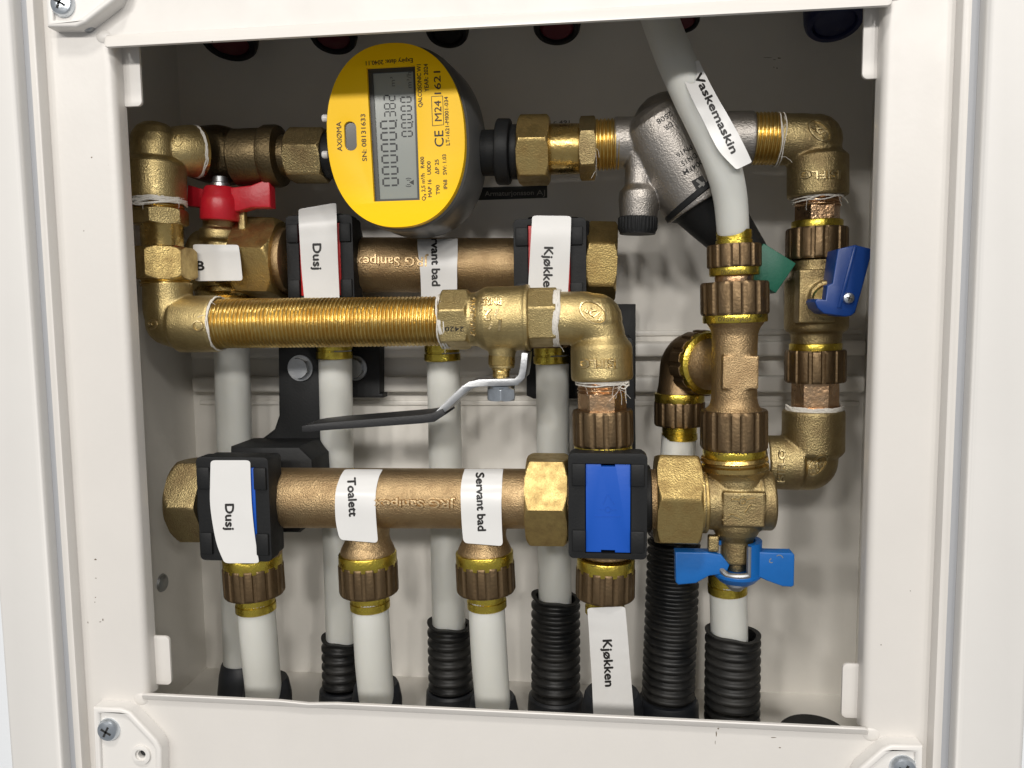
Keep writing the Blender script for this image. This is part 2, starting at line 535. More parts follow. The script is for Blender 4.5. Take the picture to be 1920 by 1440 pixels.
def ringstrokes(cx, cy, a, b, ang, w, n=28, t0=0, t1=360):
    P = []
    for i in range(n + 1):
        t = R_(t0 + (t1 - t0) * i / n); x, y = a * math.cos(t), b * math.sin(t)
        P.append((cx + x * math.cos(R_(ang)) - y * math.sin(R_(ang)), cy + x * math.sin(R_(ang)) + y * math.cos(R_(ang))))
    return [stroke(P[i], P[i + 1], w) for i in range(n)]

# ------------------------------------------------------------------ paper labels
def strip(rows, nv=44, nu=10, corner=9, th=.14, wav=.12, curl=0.0):
    """bent paper strip; rows = (left x, left y, right x, right y, Y) in photo pixels down its length"""
    def at(v):
        f = v * (len(rows) - 1); i = min(int(f), len(rows) - 2); t = f - i
        g = lambda k: [rows[max(0, min(len(rows) - 1, k))][q] for q in range(5)]
        a, b, c, d = g(i - 1), g(i), g(i + 1), g(i + 2)
        return [.5 * (2 * b[q] + (c[q] - a[q]) * t + (2 * a[q] - 5 * b[q] + 4 * c[q] - d[q]) * t * t + (3 * b[q] - a[q] - 3 * c[q] + d[q]) * t ** 3) for q in range(5)]
    tot = sum(math.hypot(rows[i + 1][0] - rows[i][0], rows[i + 1][1] - rows[i][1]) for i in range(len(rows) - 1))
    vs = [0, .004, .01, .018, .03, .045] + [.06 + .88 * i / (nv - 1) for i in range(nv)] + [.955, .97, .982, .99, .996, 1]
    V = []; n = nu + 1
    for v in vs:
        xl, yl, xr, yr, Y = at(v)
        wd = math.hypot(xr - xl, yr - yl)
        d = min(v, 1 - v) * tot
        ins = 0 if d >= corner else (corner - math.sqrt(max(0, corner ** 2 - (corner - d) ** 2))) / wd
        for i in range(n):
            u = ins + (1 - 2 * ins) * i / nu
            x, y = xl + (xr - xl) * u, yl + (yr - yl) * u
            w = noise.noise(Vector((x * .03, y * .02, Y))) * wav - curl * (2 * u - 1) ** 2
            V.append(pt(x, y, Y + w))
    m = len(vs); F = []
    for i in range(m - 1):
        for j in range(nu):
            a = i * n + j; F.append((a, a + n, a + n + 1, a + 1))
    k = len(V); V2 = V + [p + Vector((0, th, 0)) for p in V]
    F2 = list(F) + [tuple(q + k for q in reversed(f)) for f in F]
    ed = {}
    for f in F:
        for i in range(4): ed[(f[i], f[(i + 1) % 4])] = 1
    for (a, b) in ed:
        if (b, a) not in ed: F2.append((b, a, a + k, b + k))
    return V2, F2

def paper(rows, label, texts, group='white name labels on the pipes', on=None, off=.45, **kw):
    if on is not None:                                  # rest on the surface seen there
        tr = bvh(*on); out = []; lowest = None
        for (a, b, c, d) in rows:
            ys = []
            for k in range(5):
                r = ray(a + (c - a) * k / 4, b + (d - b) * k / 4).normalized(); hit = tr.ray_cast(CAM, r)[0]
                if hit is not None: ys.append(hit.y)
            y = (min(ys) - off) if ys else None
            out.append([a, b, c, d, y])
        best = min(r[4] for r in out if r[4] is not None)
        for i, r in enumerate(out):
            if r[4] is None: r[4] = best + 8
        i0 = min(range(len(out)), key=lambda i: out[i][4])
        for i in range(i0, len(out)): out[i][4] = min(out[i][4], best + .12 * (i - i0))
        rows = out
    t = thing('name_label', label, 'label', group)
    s = mk('paper', strip(rows, **kw), 'paper', t, 40)
    tr = bvh(s)
    for (txt, cx, cy, h, ang, L) in texts:
        mk('lettering', letters(txt, cx, cy, h, ang, tr, L, off=.13, fat=.85), 'ink', s)
    return t

# ------------------------------------------------------------------ white sealing yarn
def yarn(x0, y0, x1, y1, Y, hw, w=3.0, strands=5, wild=2, seed=1, length=26, arc=(-110, 110)):
    length = length * .6
    """lumpy ring of yarn round a joint (axis from x0,y0 to x1,y1) with a few loose ends"""
    rnd = random.Random(seed)
    p0, p1 = pt(x0, y0, Y), pt(x1, y1, Y); a, e1, e2 = frame_of(p1 - p0); s = scl(p0)
    out = []
    for k in range(strands):
        off = rnd.uniform(0, 1); P = []; ph = rnd.uniform(0, 6)
        A0 = arc[0] + rnd.uniform(-20, 20); A1 = arc[1] + rnd.uniform(-20, 20)
        for i in range(41):
            th = R_(A0 + (A1 - A0) * i / 40)
            c = p0.lerp(p1, off + .22 * math.sin(th * 2 + ph) + .1 * math.sin(th * 5 + ph))
            P.append((c + (e1 * math.cos(th) + e2 * math.sin(th)) * (hw + rnd.uniform(-.6, .6)) * s, w * s * rnd.uniform(.35, .6)))
        out.append(sweep(P, 6))
    for k in range(wild):
        th = R_(rnd.uniform(-80, 80)); p = p0.lerp(p1, .6) + (e1 * math.cos(th) + e2 * math.sin(th)) * hw * s
        d = (e1 * math.cos(th) + e2 * math.sin(th)) * .35 + a * rnd.uniform(.2, 1) + Vector((rnd.uniform(-.7, .7), -.1, rnd.uniform(-.7, .3)))
        P = []
        for i in range(16):
            P.append((p.copy(), .38 * s)); p = p + d.normalized() * length * s / 15
            d = d + Vector((rnd.uniform(-.6, .6), rnd.uniform(-.3, .3), rnd.uniform(-.7, .4)))
        out.append(sweep(P, 5))
    return join(*out)

# ================================================================== THE CABINET
W2, H2 = 149.1, 133.35
YB = 115.0
XL = pt(385, 1200, YB).x; XR = pt(1605, 1200, YB).x
ZF = pt(385, 1252, YB).z; ZT = 190.0
ZP = 186.0                                             # half height of the frame plate
XPL = pt(110, 480, 0).x; XPR = pt(1774, 480, 0).x

wall = mk('wall', prism([(-900, -900), (900, -900), (900, 900), (-900, 900)], -8.5, -2,
                        [[(XPL - 20, -205), (XPR + 20, -205), (XPR + 20, 205), (XPL - 20, 205)]]), 'wall')
wall['kind'] = 'structure'

cab = thing('cabinet', 'white sheet metal cabinet whose square opening frames all the pipes', 'cabinet')
mk('frame_plate', prism([(XPL - .5, -ZP), (XPR + .5, -ZP), (XPR + .5, ZP), (XPL - .5, ZP)], 0, 1.2,
                        [[(-W2 - 2.5, -H2 - 3.0), (W2 + 2.5, -H2 - 3.0), (W2 + 2.5, H2 + 4.6), (-W2 - 2.5, H2 + 4.6)]]), 'white', cab)
# sloping lips above and below the opening (profile in Y, Z swept along X)
def lip(prof, x0, x1, r=2.2, wob=0.0):
    xs = [x0 + r * (1 - math.cos(R_(a))) for a in (0, 30, 60, 90)] + [x0 + (x1 - x0) * i / 24 for i in range(1, 24)] + [x1 - r * (1 - math.cos(R_(a))) for a in (90, 60, 30, 0)]
    V, F = [], []; n = len(prof)
    for i, x in enumerate(xs):
        dx = min(x - x0, x1 - x)
        k = 1 if dx >= r else math.sqrt(max(0, 1 - ((r - dx) / r) ** 2)) * .6 + .4
        zb = prof[0][1]
        dent = wob * math.exp(-((x + 74) / 6) ** 2)
        for y, z in prof: V.append((x, y * k if y < 0 else y, zb + (z - zb) * k + (dent if y < -1 else 0)))
    for i in range(len(xs) - 1):
        for j in range(n):
            q = (j + 1) % n; F.append((i * n + j, i * n + q, (i + 1) * n + q, (i + 1) * n + j))
    F.append(tuple(range(n))); F.append(tuple((len(xs) - 1) * n + j for j in reversed(range(n))))
    return V, F
mk('top_lip', lip([(.6, H2 + 6.2), (-.5, H2 + 5.6), (-2.0, H2 + 3.8), (-3.8, H2 + .6), (-4.0, H2), (-3.0, H2 - .3), (-2.2, H2 + .3), (-.6, H2 + 3.4), (1.1, H2 + 4.6)], -W2, W2), 'white', cab, 50)
mk('bottom_lip', lip([(.6, -H2 - 4.4), (-.4, -H2 - 3.9), (-2.2, -H2 - 2.4), (-3.2, -H2 - .4), (-3.0, -H2), (-1.9, -H2 + .1), (-1.7, -H2 - .5), (-.6, -H2 - 2.2), (1.1, -H2 - 3.0)], -W2, W2, wob=-.7), 'white', cab, 50)
# side returns with a bend radius, and the corner tabs at their ends
def side_flange(sg):
    prof = []
    r = 3.2
    for i in range(7):
        t = R_(90 * i / 6); prof.append((sg * (W2 + 0 - r + r * math.cos(t) * 0 + 0), 0))
    prof = [(W2 + 2.5, 0.0)] + [(W2 - 1.6 + 3.2 - 3.2 * math.sin(R_(a)) - 0, 3.2 - 3.2 * math.cos(R_(a))) for a in (0, 15, 30, 45, 60, 75, 90)] + [(W2 - 1.6, 8.0), (W2 - .4, 8.0), (W2 - .4, 3.5), (W2 + 2.5, 1.1)]
    V, F = [], []; n = len(prof)
    for z in (-H2 - 3.0, H2 + 4.6):
        for x, y in prof: V.append((sg * x, y, z))
    for j in range(n):
        q = (j + 1) % n; F.append((j, q, n + q, n + j))
    F.append(tuple(range(n))); F.append(tuple(n + j for j in reversed(range(n))))
    return V, F
for sg in (-1, 1): mk('side_flange', side_flange(sg), 'white', cab, 40)
for (x0, x1, z0, z1, low, lft) in ((pt(232, 150, 7.4).x - 1, pt(265, 150, 7.4).x, pt(250, 200, 7.4).z, H2 + 8, False, True),
                                   (pt(283, 1230, 7.4).x - 1.5, pt(320, 1230, 7.4).x, pt(300, 1282, 7.4).z, pt(300, 1192, 7.4).z, True, True),
                                   (pt(1617, 100, 7.4).x, pt(1656, 100, 7.4).x + 1, pt(1640, 148, 7.4).z, H2 + 8, False, False),
                                   (pt(1578, 1300, 7.4).x, pt(1618, 1300, 7.4).x + 1.5, pt(1600, 1345, 7.4).z, pt(1600, 1244, 7.4).z, True, False)):
    r = 2.0
    P = roundrect(x0, z0, x1, z1, r)
    mk('corner_tab', prism(P, 6.8, 8.0, bev=.4), 'white', cab)
for sx in (-1, 1):
    for z in (H2 + 5.4, -H2 - 4.0):
        b = ball(Vector((0, 0, 0)), 1); b = ([Vector((sx * (W2 + 1.6) + v.x * 3.4, .3 + v.y * .9, z + v.z * 2.8)) for v in b[0]], b[1])
        mk('weld_bead', b, 'white', cab)
mk('back_panel', box((XL, YB, ZF), (XR, YB + 1.2, ZT)), 'inner', cab)
mk('side_panel', box((XL - 1.2, 1.2, ZF), (XL, YB + 1.2, ZT)), 'inner', cab)
mk('side_panel', box((XR, 1.2, ZF), (XR + 1.2, YB + 1.2, ZT)), 'inner', cab)
mk('floor_panel', box((XL - 1.2, 1.2, ZF - 1.2), (XR + 1.2, YB + 1.2, ZF)), 'inner', cab)
mk('top_panel', box((XL - 1.2, 1.2, ZT), (XR + 1.2, YB + 1.2, ZT + 1.2)), 'inner', cab)
# the two mounting rails on the back panel
for ya, yb in ((641, 669), (706, 736)):
    za, zb = pt(1250, ya, 106).z, pt(1250, yb, 106).z
    mk('mounting_rail', bevel(box((XL + 4, 106, zb), (XR - 2, YB - .02, za)), 1.6, 3), 'inner', cab)
for ya in (624, 756):
    za = pt(1250, ya, 113).z
    mk('pressed_ridge', bevel(box((XL + 4, 113.4, za - 1.6), (XR - 2, YB - .02, za + 1.2)), .7, 2), 'inner', cab)
# rim round the frame plate
RX0, RX1 = XPL, XPR
def rectring(a, b, z, i): return [(a - i, -z - i), (b + i, -z - i), (b + i, z + i), (a - i, z + i)]
mk('rim', prism(rectring(RX0, RX1, ZP, 3.3), -5.5, 1.0, [rectring(RX0, RX1, ZP, 0)], bev=.8), 'white', cab)
scr = prev(283, 1090, 300, 1090, 78, [(0, 2), (1, 15), (3, 22)], 24, True)
p = pt(276, 1092, 74); sd = Vector((1, 0, 0)); p.x = XL
mk('side_screw', rev(p + sd * 2.2, p - sd * .2, [(0, .3), (0, 2.6), (.45, 4.4), (1, 4.9)], 24), 'zinc', cab)

trim = thing('trim_frame', 'flat white trim frame bordering the photo outside the grey seal', 'trim')
mk('trim_panel', prism(rectring(RX0, RX1, ZP, 30), -10.2, -1.5, [rectring(RX0, RX1, ZP, 6.2)], bev=2.2, seg=4), 'trim', trim, 50)
mk('seal_strip', prism(rectring(RX0, RX1, ZP, 6.15), -4.2, -1.2, [rectring(RX0, RX1, ZP, 3.35)]), 'seal', trim)

# ---- corner brackets
def phillips(c, r, parent, m='chrome', depth=1.2, ang=15, y=None):
    """pan head cross screw facing the viewer, built round c (mm)"""
    o = mk('screw', rev(c + Vector((0, -depth * 1.6, 0)), c + Vector((0, .4, 0)), [(0, r * .2), (.04, r * .5), (.2, r * .85), (.55, r), (1, r * 1.02)], 32), m, parent)
    for a in (ang, ang + 90):
        b = box((-r * .5, -.06, -r * .09), (r * .5, .5, r * .09))
        mk('cross_slot', xform(b, Matrix.Translation(c + Vector((0, -depth * 1.62, 0))) @ Matrix.Rotation(R_(a), 4, 'Y')), 'hole', o)
    return o

def bracket(outl, screw, hole, label, cut=None):
    t = thing('corner_bracket', label, 'bracket', 'white corner brackets of the frame')
    yf = -6.5
    c3 = lambda l, y: [(q.x, q.z) for q in (pt(a, b, y) for a, b in l)]
    O = c3(outl, yf)
    n = len(O); cx = sum(p[0] for p in O) / n; cz = sum(p[1] for p in O) / n
    # inset outline
    I = []
    for i in range(n):
        a, b, c = Vector(O[i - 1]), Vector(O[i]), Vector(O[(i + 1) % n])
        d1 = (b - a).normalized(); d2 = (c - b).normalized()
        n1 = Vector((-d1.y, d1.x)); n2 = Vector((-d2.y, d2.x))
        if n1.dot(Vector((cx, cz)) - b) < 0: n1 = -n1
        if n2.dot(Vector((cx, cz)) - b) < 0: n2 = -n2
        k = (n1 + n2); k = k / max(.4, k.length_squared) * 2
        I.append(tuple(b + k * 2.6))
    hp = pt(*hole, yf)
    mk('base', prism(O, -5.0, -.05, [circ(hp.x, hp.z, 1.7, 20)]), 'wplast', t)
    mk('raised_rim', prism(O, yf, -4.9, [I], bev=.9, seg=3), 'wplast', t)
    mk('boss', prism(circ(hp.x, hp.z, 4.2, 28), -6.0, -4.9, [circ(hp.x, hp.z, 2.5, 20)], bev=.5), 'wplast', t)
    mk('dark_hole', prism(circ(hp.x, hp.z, 1.68, 16), -3.2, -3.0), 'hole', t)
    sp = pt(*screw, -5.5); sp.y = -5.0
    phillips(sp, 4.9, t, depth=1.7, ang=28)
    return t
bracket([(174, 1327), (226, 1329), (243, 1336), (292, 1388), (301, 1405), (302, 1500), (180, 1500)], (204, 1368), (262, 1418),
        'white corner bracket with cross screw and round hole at the lower left')
bracket([(88, 50), (142, 50), (160, 42), (214, 0), (235, -50), (235, -120), (80, -120)], (118, 8), (185, -60),
        'white corner bracket cut off by the top left of the photo')
bracket([(1731, 1400), (1672, 1398), (1655, 1405), (1612, 1442), (1600, 1465), (1598, 1560), (1728, 1560)], (1693, 1440), (1628, 1492),
        'white corner bracket cut off by the bottom right of the photo')
for (x, y) in ((163, 42), (246, 1340)):
    q = pt(x, y, -1); q.y = .2
    mk('shank', rev(q + Vector((0, -2.4, 0)), q, [(0, 3.2), (.2, 3.6), (1, 3.7)], 24), 'zinc', THINGS[-3] if y > 700 else THINGS[-2])

# ---- caps of the upper manifold hanging in the shade above
def topcap(x, y, hw, Y, blue=False, label='', dark=False):
    t = thing('valve_cap', label, 'cap', 'valve caps hanging from the top of the cabinet')
    c = pt(x, y, Y); s = scl(c); r = hw * s
    ax = Vector((0, -.36, -.93)).normalized()
    q = c - ax * .0
    body = 'capblue' if blue else 'black'
    mk('rim', rev(q - ax * 26, q + ax * 0, [(0, r * .8), (.5, r * .98), (.85, r), (.95, r * .97), (1, r * .9), (1, r * .74), (.93, r * .7), (.93, .1)], 40, False), body, t)
    mk('centre', rev(q - ax * 2.4, q - ax * .4, [(0, r * .7), (.55, r * .69), (1, r * .58), (1, .05)], 32, False), 'capblue' if blue else ('black' if dark else 'capred'), t)
    mk('stem', rev(q - ax * 26 + Vector((0, 6, 40)), q - ax * 22, [(0, r * .5), (1, r * .5)], 20), 'black', t)
for a in ((428, 83, 53, 80, False, 'dark red round cap, leftmost under the top lip'),
          (624, 75, 45, 80, False, 'dark red round cap just left of the yellow meter'),
          (838, 65, 41, 80, False, 'black round cap at the upper right of the yellow meter', True),
          (1044, 57, 45, 80, False, 'dark red round cap above the brass nut right of the meter'),
          (1282, 43, 31, 80, False, 'small dark red cap half hidden by the curved milky pipe'),
          (1565, 46, 54, 80, True, 'dark blue round cap beside the top right corner tab')):
    topcap(*a)

# ================================================================== REPEATED FITTINGS
YF, YM, YR = 40.0, 60.0, 82.0
JG = 'brass compression joints of the plastic pipes'
def joint(x0, y0, x1, y1, Y, items, label, cnt=15, group=JG, name='compression_joint', ringtext=None, ph=6):
    """stack of turned pieces along one axis; items = (kind, start, end, half width) in pixels from x0,y0"""
    t = thing(name, label, 'pipe joint', group)
    L = math.hypot(x1 - x0, y1 - y0)
    at = lambda s: (x0 + (x1 - x0) * s / L, y0 + (y1 - y0) * s / L)
    last = None
    for it in items:
        kind, a, b, hw = it[:4]; m = it[4] if len(it) > 4 else None
        (ax, ay), (bx, by) = at(a), at(b)
        if kind == 'nut': o = mk('fluted_nut', pflute(ax, ay, bx, by, Y, hw, cnt, .04, ph), m or 'flute', t, 28)
        elif kind == 'ring':
            o = mk('marking_ring', prev(ax, ay, bx, by, Y, cyl_rows(b - a, hw, 2)), m or 'ring', t)
            if ringtext:
                tr = bvh(o); cx, cy = (ax + bx) / 2, (ay + by) / 2
                mk('lettering', letters(ringtext, cx, cy + 2, 8, 0, tr, hw * 1.05, off=.04), 'brownink', o)
        elif kind == 'sleeve':
            q = b - a
            o = mk('sleeve', prev(ax, ay, bx, by, Y, [(0, hw - 2), (1, hw - 1), (q * .48, hw - 1), (q * .5, hw - 2.2), (q * .56, hw - 2.2), (q * .58, hw), (q - 2, hw), (q, hw - 2.5)]), m or 'ring', t)
        elif kind == 'hex': o = mk('hexagon', pnut(ax, ay, bx, by, Y, hw, it[5] if len(it) > 5 else 0, 4), m or 'copper', t)
        elif kind == 'neck': o = mk('neck', prev(ax, ay, bx, by, Y, cyl_rows(b - a, hw, 1.5)), m or 'copper', t)
        elif kind == 'thread': o = mk('thread', pthread(ax, ay, bx, by, Y, hw, 7, 3), m or 'thread', t)
        elif kind == 'bell': o = mk('bell', prev(ax, ay, bx, by, Y, [((b - a) * f, hw * g) for f, g in ((0, .76), (.25, .75), (.5, .8), (.7, .93), (.85, 1.0), (1, 1.02))]), m or 'bronze', t)
        elif kind == 'band': o = mk('band', prev(ax, ay, bx, by, Y, cyl_rows(b - a, hw, 3)), m or 'cast', t)
        last = o
    return t

def pexpipe(L, label, group='milky plastic pipes', k=8):
    o = mk('plastic_pipe', sweep(ppath(L, k), 36), 'pex'); tag(o, label, 'pipe', group)
    return o

def conduit(x0, y0, x1, y1, Y, hw, pitch, label, cut=True, collar=None):
    t = thing('corrugated_conduit', label, 'conduit', 'black corrugated conduits')
    p0, p1 = pt(x0, y0, Y), pt(x1, y1, Y); L = math.hypot(x1 - x0, y1 - y0)
    rows = []; m = int(L / pitch) * 8
    for i in range(m + 1):
        f = i / m; s = scl(p0.lerp(p1, f)); w = math.cos(2 * math.pi * f * m / 8)
        rows.append((f, (hw - 3.2 + 3.2 * max(-1, min(1, w * 1.7))) * s))
    ri = (hw - 9) * scl(p0)
    rows = [(.12, ri * .96), (0, ri)] + rows
    vf = rev(p0, p1, rows, 56, False)
    # ragged, slightly slanted cut at the mouth
    a = (p1 - p0).normalized(); V = []
    for i, v in enumerate(vf[0]):
        d = (Vector(v) - p0).dot(a)
        if d < 6:
            q = Vector(v); sx = (q.x - p0.x) / (hw * scl(p0))
            q = q + a * (1.1 * sx + .5 * math.sin(sx * 5 + Y)) * (1 - max(0, d) / 6) * (1 if cut else .3)
            V.append(q)
        else: V.append(v)
    mk('tube', (V, vf[1]), 'conduit', t, 60)
    if collar:
        cy, cw = collar
        f = (cy - y0) / (y1 - y0); c0 = p0.lerp(p1, f); c1 = c0.copy(); c1.z = ZF; s = scl(c0)
        mk('collar', rev(c0, c1, [(0, (hw - 2) * s), (.0, (cw - 4) * s), (.12, cw * s), (1, (cw + 2) * s)], 40), 'navyboot', t)
    return t

# ================================================================== PIPES AND CONDUITS AT THE BACK
pexpipe([(432, 560, 78, 32), (436, 700, 80, 32), (443, 950, 84, 32), (452, 1262, 86, 31), (455, 1330, 86, 31)],
        'milky plastic pipe standing behind the pipe of the front Dusj label')
pexpipe([(626, 600, YR, 31), (629, 700, YR, 31), (634, 950, 84, 30), (641, 1205, 86, 29), (643, 1330, 86, 29)],
        'milky plastic pipe running down behind the black lever grip')
pexpipe([(829, 600, YR, 31), (832, 720, YR, 31), (837, 950, 84, 31), (842, 1190, 86, 31), (844, 1330, 86, 30)],
        'milky plastic pipe hanging down just left of the lever bolt')
pexpipe([(1033, 600, YR, 32), (1036, 720, YR, 31), (1038, 950, 84, 31), (1041, 1150, 86, 31), (1042, 1320, 86, 30)],
        'milky plastic pipe behind the brass nut left of the blue insert')
pexpipe([(1273, 815, 72, 32), (1268, 900, 72, 32), (1264, 1050, 74, 32), (1258, 1200, 76, 31)],
        'milky plastic pipe mostly hidden behind the big brass nut beside the valve')
conduit(640, 1196, 643, 1345, 86, 37, 16, 'black corrugated conduit left of the pipe below the Toalett label', collar=(1288, 42))
conduit(843, 1168, 847, 1350, 86, 42, 16, 'black corrugated conduit between the Toalett and Servant bad pipes', collar=(1290, 46))
conduit(1042, 1118, 1042, 1350, 86, 46, 16.5, 'tall black corrugated conduit left of the front Kjøkken label', collar=(1300, 51))
conduit(1264, 1004, 1250, 1370, 74, 49, 14.5, 'longest black corrugated conduit, right of the front Kjøkken label', collar=(1306, 56))
conduit(1374, 1184, 1372, 1362, 62, 51, 15.8, 'black corrugated conduit below the blue butterfly handle')

def boot(x, y, Y, hw0, hw1, label, h=60):
    c = pt(x, y, Y); s = scl(c); b = c.copy(); b.z = ZF
    o = mk('pipe_collar', rev(c, b, [(0, hw0 * s * .8), (0, hw0 * s * .93), (.06, hw0 * s), (.35, hw0 * s * 1.12), (.8, hw1 * s), (1, hw1 * s)], 36), 'navyboot')
    tag(o, label, 'collar', 'black collars round the pipes at the floor')
boot(452, 1240, 86, 36, 44, 'smooth dark collar round the rear pipe at the lower left')
boot(500, 1272, 56, 40, 44, 'black collar peeping out beside the Dusj pipe at the bottom')
boot(706, 1280, 56, 42, 46, 'black collar peeping out beside the Toalett pipe at the bottom')
boot(925, 1305, 56, 42, 46, 'black collar peeping out beside the Servant bad pipe at the bottom')
boot(1148, 1296, 60, 52, 56, 'black collar behind the foot of the front Kjøkken label')
q = pt(1526, 1402, 70); q.z = ZF
tag(mk('floor_grommet', rev(q + Vector((0, 0, 4.5)), q, [(0, 12), (0, 14.5), (.3, 16), (1, 16.5)], 40), 'black'),
    'black round grommet in the cabinet floor at the lower right', 'grommet')

# ================================================================== REAR MANIFOLD (hot)
man_r = thing('pipe_manifold', 'rear bronze manifold pipe carrying the two labels behind the yellow meter', 'manifold', 'bronze manifold pipes')
ry = lambda x: 497 + (x - 800) * .006
mb = mk('manifold_pipe', cast([pcyl(530, ry(530), 1118, ry(1118), YR, 51, 2)] +
        [prev(x, 500, x + 1, 640, YR, [(0, 40), (60, 38), (95, 44), (115, 50), (138, 50), (140, 48)]) for x in (626, 828, 1031)], .6), 'bronze', man_r)
mk('lettering', letters('JRG Sanipex', 735, 491, 17, 180, bvh(mb), 138, .01, -.05, .6), 'bronzerelief', mb)
mk('end_nut', pnut(1100, 491, 1156, 492, YR, 76, 22, 7), 'nut', man_r)
for x, y, lb in ((626, 646, 'yellow brass sleeve beside the two hexagon bolts of the bracket'),
                 (828, 650, 'yellow brass sleeve under the right end of the threaded pipe'),
                 (1033, 655, 'yellow brass sleeve just right of the bent lever')):
    joint(x, y - 40, x + 2, y + 60, YR, [('nut', 0, 36, 52), ('sleeve', 34, 40 + 27, 34)], lb, name='compression_joint')

# red handled valve and its union nut on the left end
rv = thing('ball_valve', 'brass ball valve with red butterfly handle behind the left union', 'valve')
vb = mk('valve_body', cast([pcyl(372, 492, 470, 495, 71, 60, 6), pcyl(415, 400, 415, 490, 64, 33, 3),
                            pcyl(415, 430, 415, 452, 64, 40, 4), pcyl(415, 440, 416, 560, 71, 47, 4),
                            xform(box((-1.8, -1.8, 0), (1.8, 1.8, 12), .4), Matrix.Translation(pt(456, 432, 60)))], .6), 'cast', rv)
mk('lower_flange', prev(425, 535, 427, 585, 71, [(0, 40), (4, 54), (12, 57), (18, 54), (24, 46), (32, 46), (36, 52), (46, 52), (50, 48)]), 'brass', rv)
mk('union_nut', pnut(457, 486, 532, 488, 71, 80, 12, 10), 'nut', rv)
mk('union_ring', prev(530, 488, 545, 488, 71, cyl_rows(15, 60, 3)), 'bronze', rv)
hub = mk('handle', bevel(join(prev(413, 351, 413, 414, 57, [(0, 26), (3, 29), (14, 31), (20, 34), (26, 36), (60, 36), (63, 34)], 36)), .01, 1, 179), 'red', rv)
def wing(pts, y0, y1): return pprism(pts, y0, y1, bev=1.0, seg=3)
mk('handle_wing', wing([(430, 352), (470, 347), (505, 334), (507, 389), (470, 389), (446, 396), (430, 396)], 54, 60), 'red', rv)
mk('handle_wing', wing([(396, 358), (370, 352), (352, 346), (350, 386), (372, 388), (384, 392), (396, 392)], 58, 64), 'red', rv)
mk('handle_screw', prev(413, 330, 413, 356, 57, [(0, 8), (2, 13), (12, 14), (14, 17), (26, 18)], 24), 'zinc', rv)
paper([(362, 458, 447, 459), (362, 470, 449, 471), (363, 485, 451, 486), (364, 505, 453, 506), (365, 527, 455, 526)],
      'small white tag printed with a single B below the red handle', [('B', 376, 498, 17, 0, 14)], corner=6, off=1.3, on=[vb] + [o for o in rv.children if o.name.startswith('union_nut')])

# ================================================================== METER LINE
mt = thing('water_meter', 'round yellow faced water meter with grey digital display', 'meter')
YC = 33.0                                               # face plane
tilt = R_(-3.2)
def oval(k=1.0, cx=742, cy=253, a=129, b=173, n=96, e=2.25):
    P = []
    for i in range(n):
        t = 2 * math.pi * i / n
        x = a * k * math.copysign(abs(math.cos(t)) ** (2 / e), math.cos(t)); y = b * k * math.copysign(abs(math.sin(t)) ** (2 / e), math.sin(t))
        P.append((cx + x * math.cos(tilt) - y * math.sin(tilt), cy + x * math.sin(tilt) + y * math.cos(tilt)))
    return P
DISP = [(687, 127), (778, 122), (787, 375), (701, 378)]
WIN = []
for i in range(28):
    t = 2 * math.pi * i / 28; x = 11.5 * math.cos(t); y = 11.5 * math.sin(t) + (16 if math.sin(t) > 0 else -16)
    WIN.append((657 + x + y * .045, 255 + y))
cap = mk('yellow_face', pprism(oval(), YC, YC + 5, [DISP, WIN], bev=1.5, seg=4), 'yellow', mt, 40)
def loft(sections):
    V, F = [], []; n = None
    for P, Y, o, k in sections:
        c = [pt(x, y, YC) for x, y in P]; n = len(c)
        m = sum(c, Vector()) / n
        V += [Vector(((q.x - m.x) * k + m.x + o[0], Y, (q.z - m.z) * k + m.z + o[1])) for q in c]
    for i in range(len(sections) - 1):
        for j in range(n):
            k = (j + 1) % n; F.append((i * n + j, i * n + k, (i + 1) * n + k, (i + 1) * n + j))
    F.append(tuple(reversed(range(n)))); F.append(tuple((len(sections) - 1) * n + j for j in range(n)))
    return V, F
ov = oval()
mk('meter_body', loft([(ov, YC + 5.0, (0, 0), 1.0), (ov, YC + 5.6, (.4, 0), 1.02), (ov, YC + 9, (1.5, .2), 1.045), (ov, YC + 24, (3, .5), 1.05), (ov, YC + 30, (3, .5), 1.065), (ov, YC + 33, (3, .5), 1.05), (ov, YC + 44, (3, .5), .9)]), 'mbody', mt, 30)
mk('display', pprism([(684, 124), (781, 119), (790, 379), (698, 381)], YC + 2.6, YC + 4), 'lcd', mt)
disp = [o for o in mt.children if o.name.startswith('display')][0]
for A, B in ((DISP[0], DISP[3]), (DISP[0], DISP[1]), (DISP[2], DISP[1]), (DISP[2], DISP[3])):
    w = 11 if A == DISP[0] else 4  # wide left and top strips paint in the shade of the recess
    dx, dy = B[0] - A[0], B[1] - A[1]; l = math.hypot(dx, dy); nx, ny = -dy / l, dx / l
    if nx * (735 - A[0]) + ny * (250 - A[1]) < 0: nx, ny = -nx, -ny
    mk('display_border_shade', pprism([A, B, (B[0] + nx * w, B[1] + ny * w), (A[0] + nx * w, A[1] + ny * w)], YC + 1.9 + (.06 if w > 5 and A[1] == B[1] else 0) + abs(nx) * .1, YC + 2.55), 'shadeprint', disp)
mk('sensor_window', pprism([(657 + (x - 657) * 1.1, 255 + (y - 255) * 1.05) for x, y in WIN], YC + 1.2, YC + 4), 'glass', mt)
tr = bvh(cap)
def mprint(s, cx, cy, h, L, ang=-92.2, m='brownink', bold=.0): mk('printed_text', letters(s, cx, cy, h, ang, tr, L, 0, .035, fat=.28), m, cap)
mprint('Expiry date: 2040.11', 730, 116, 8, 88, 176.5)
mprint('QALCOSONIC W1', 786.5, 161, 7.5, 80)
mprint('YEAR: 2024', 799, 146, 7.5, 52)
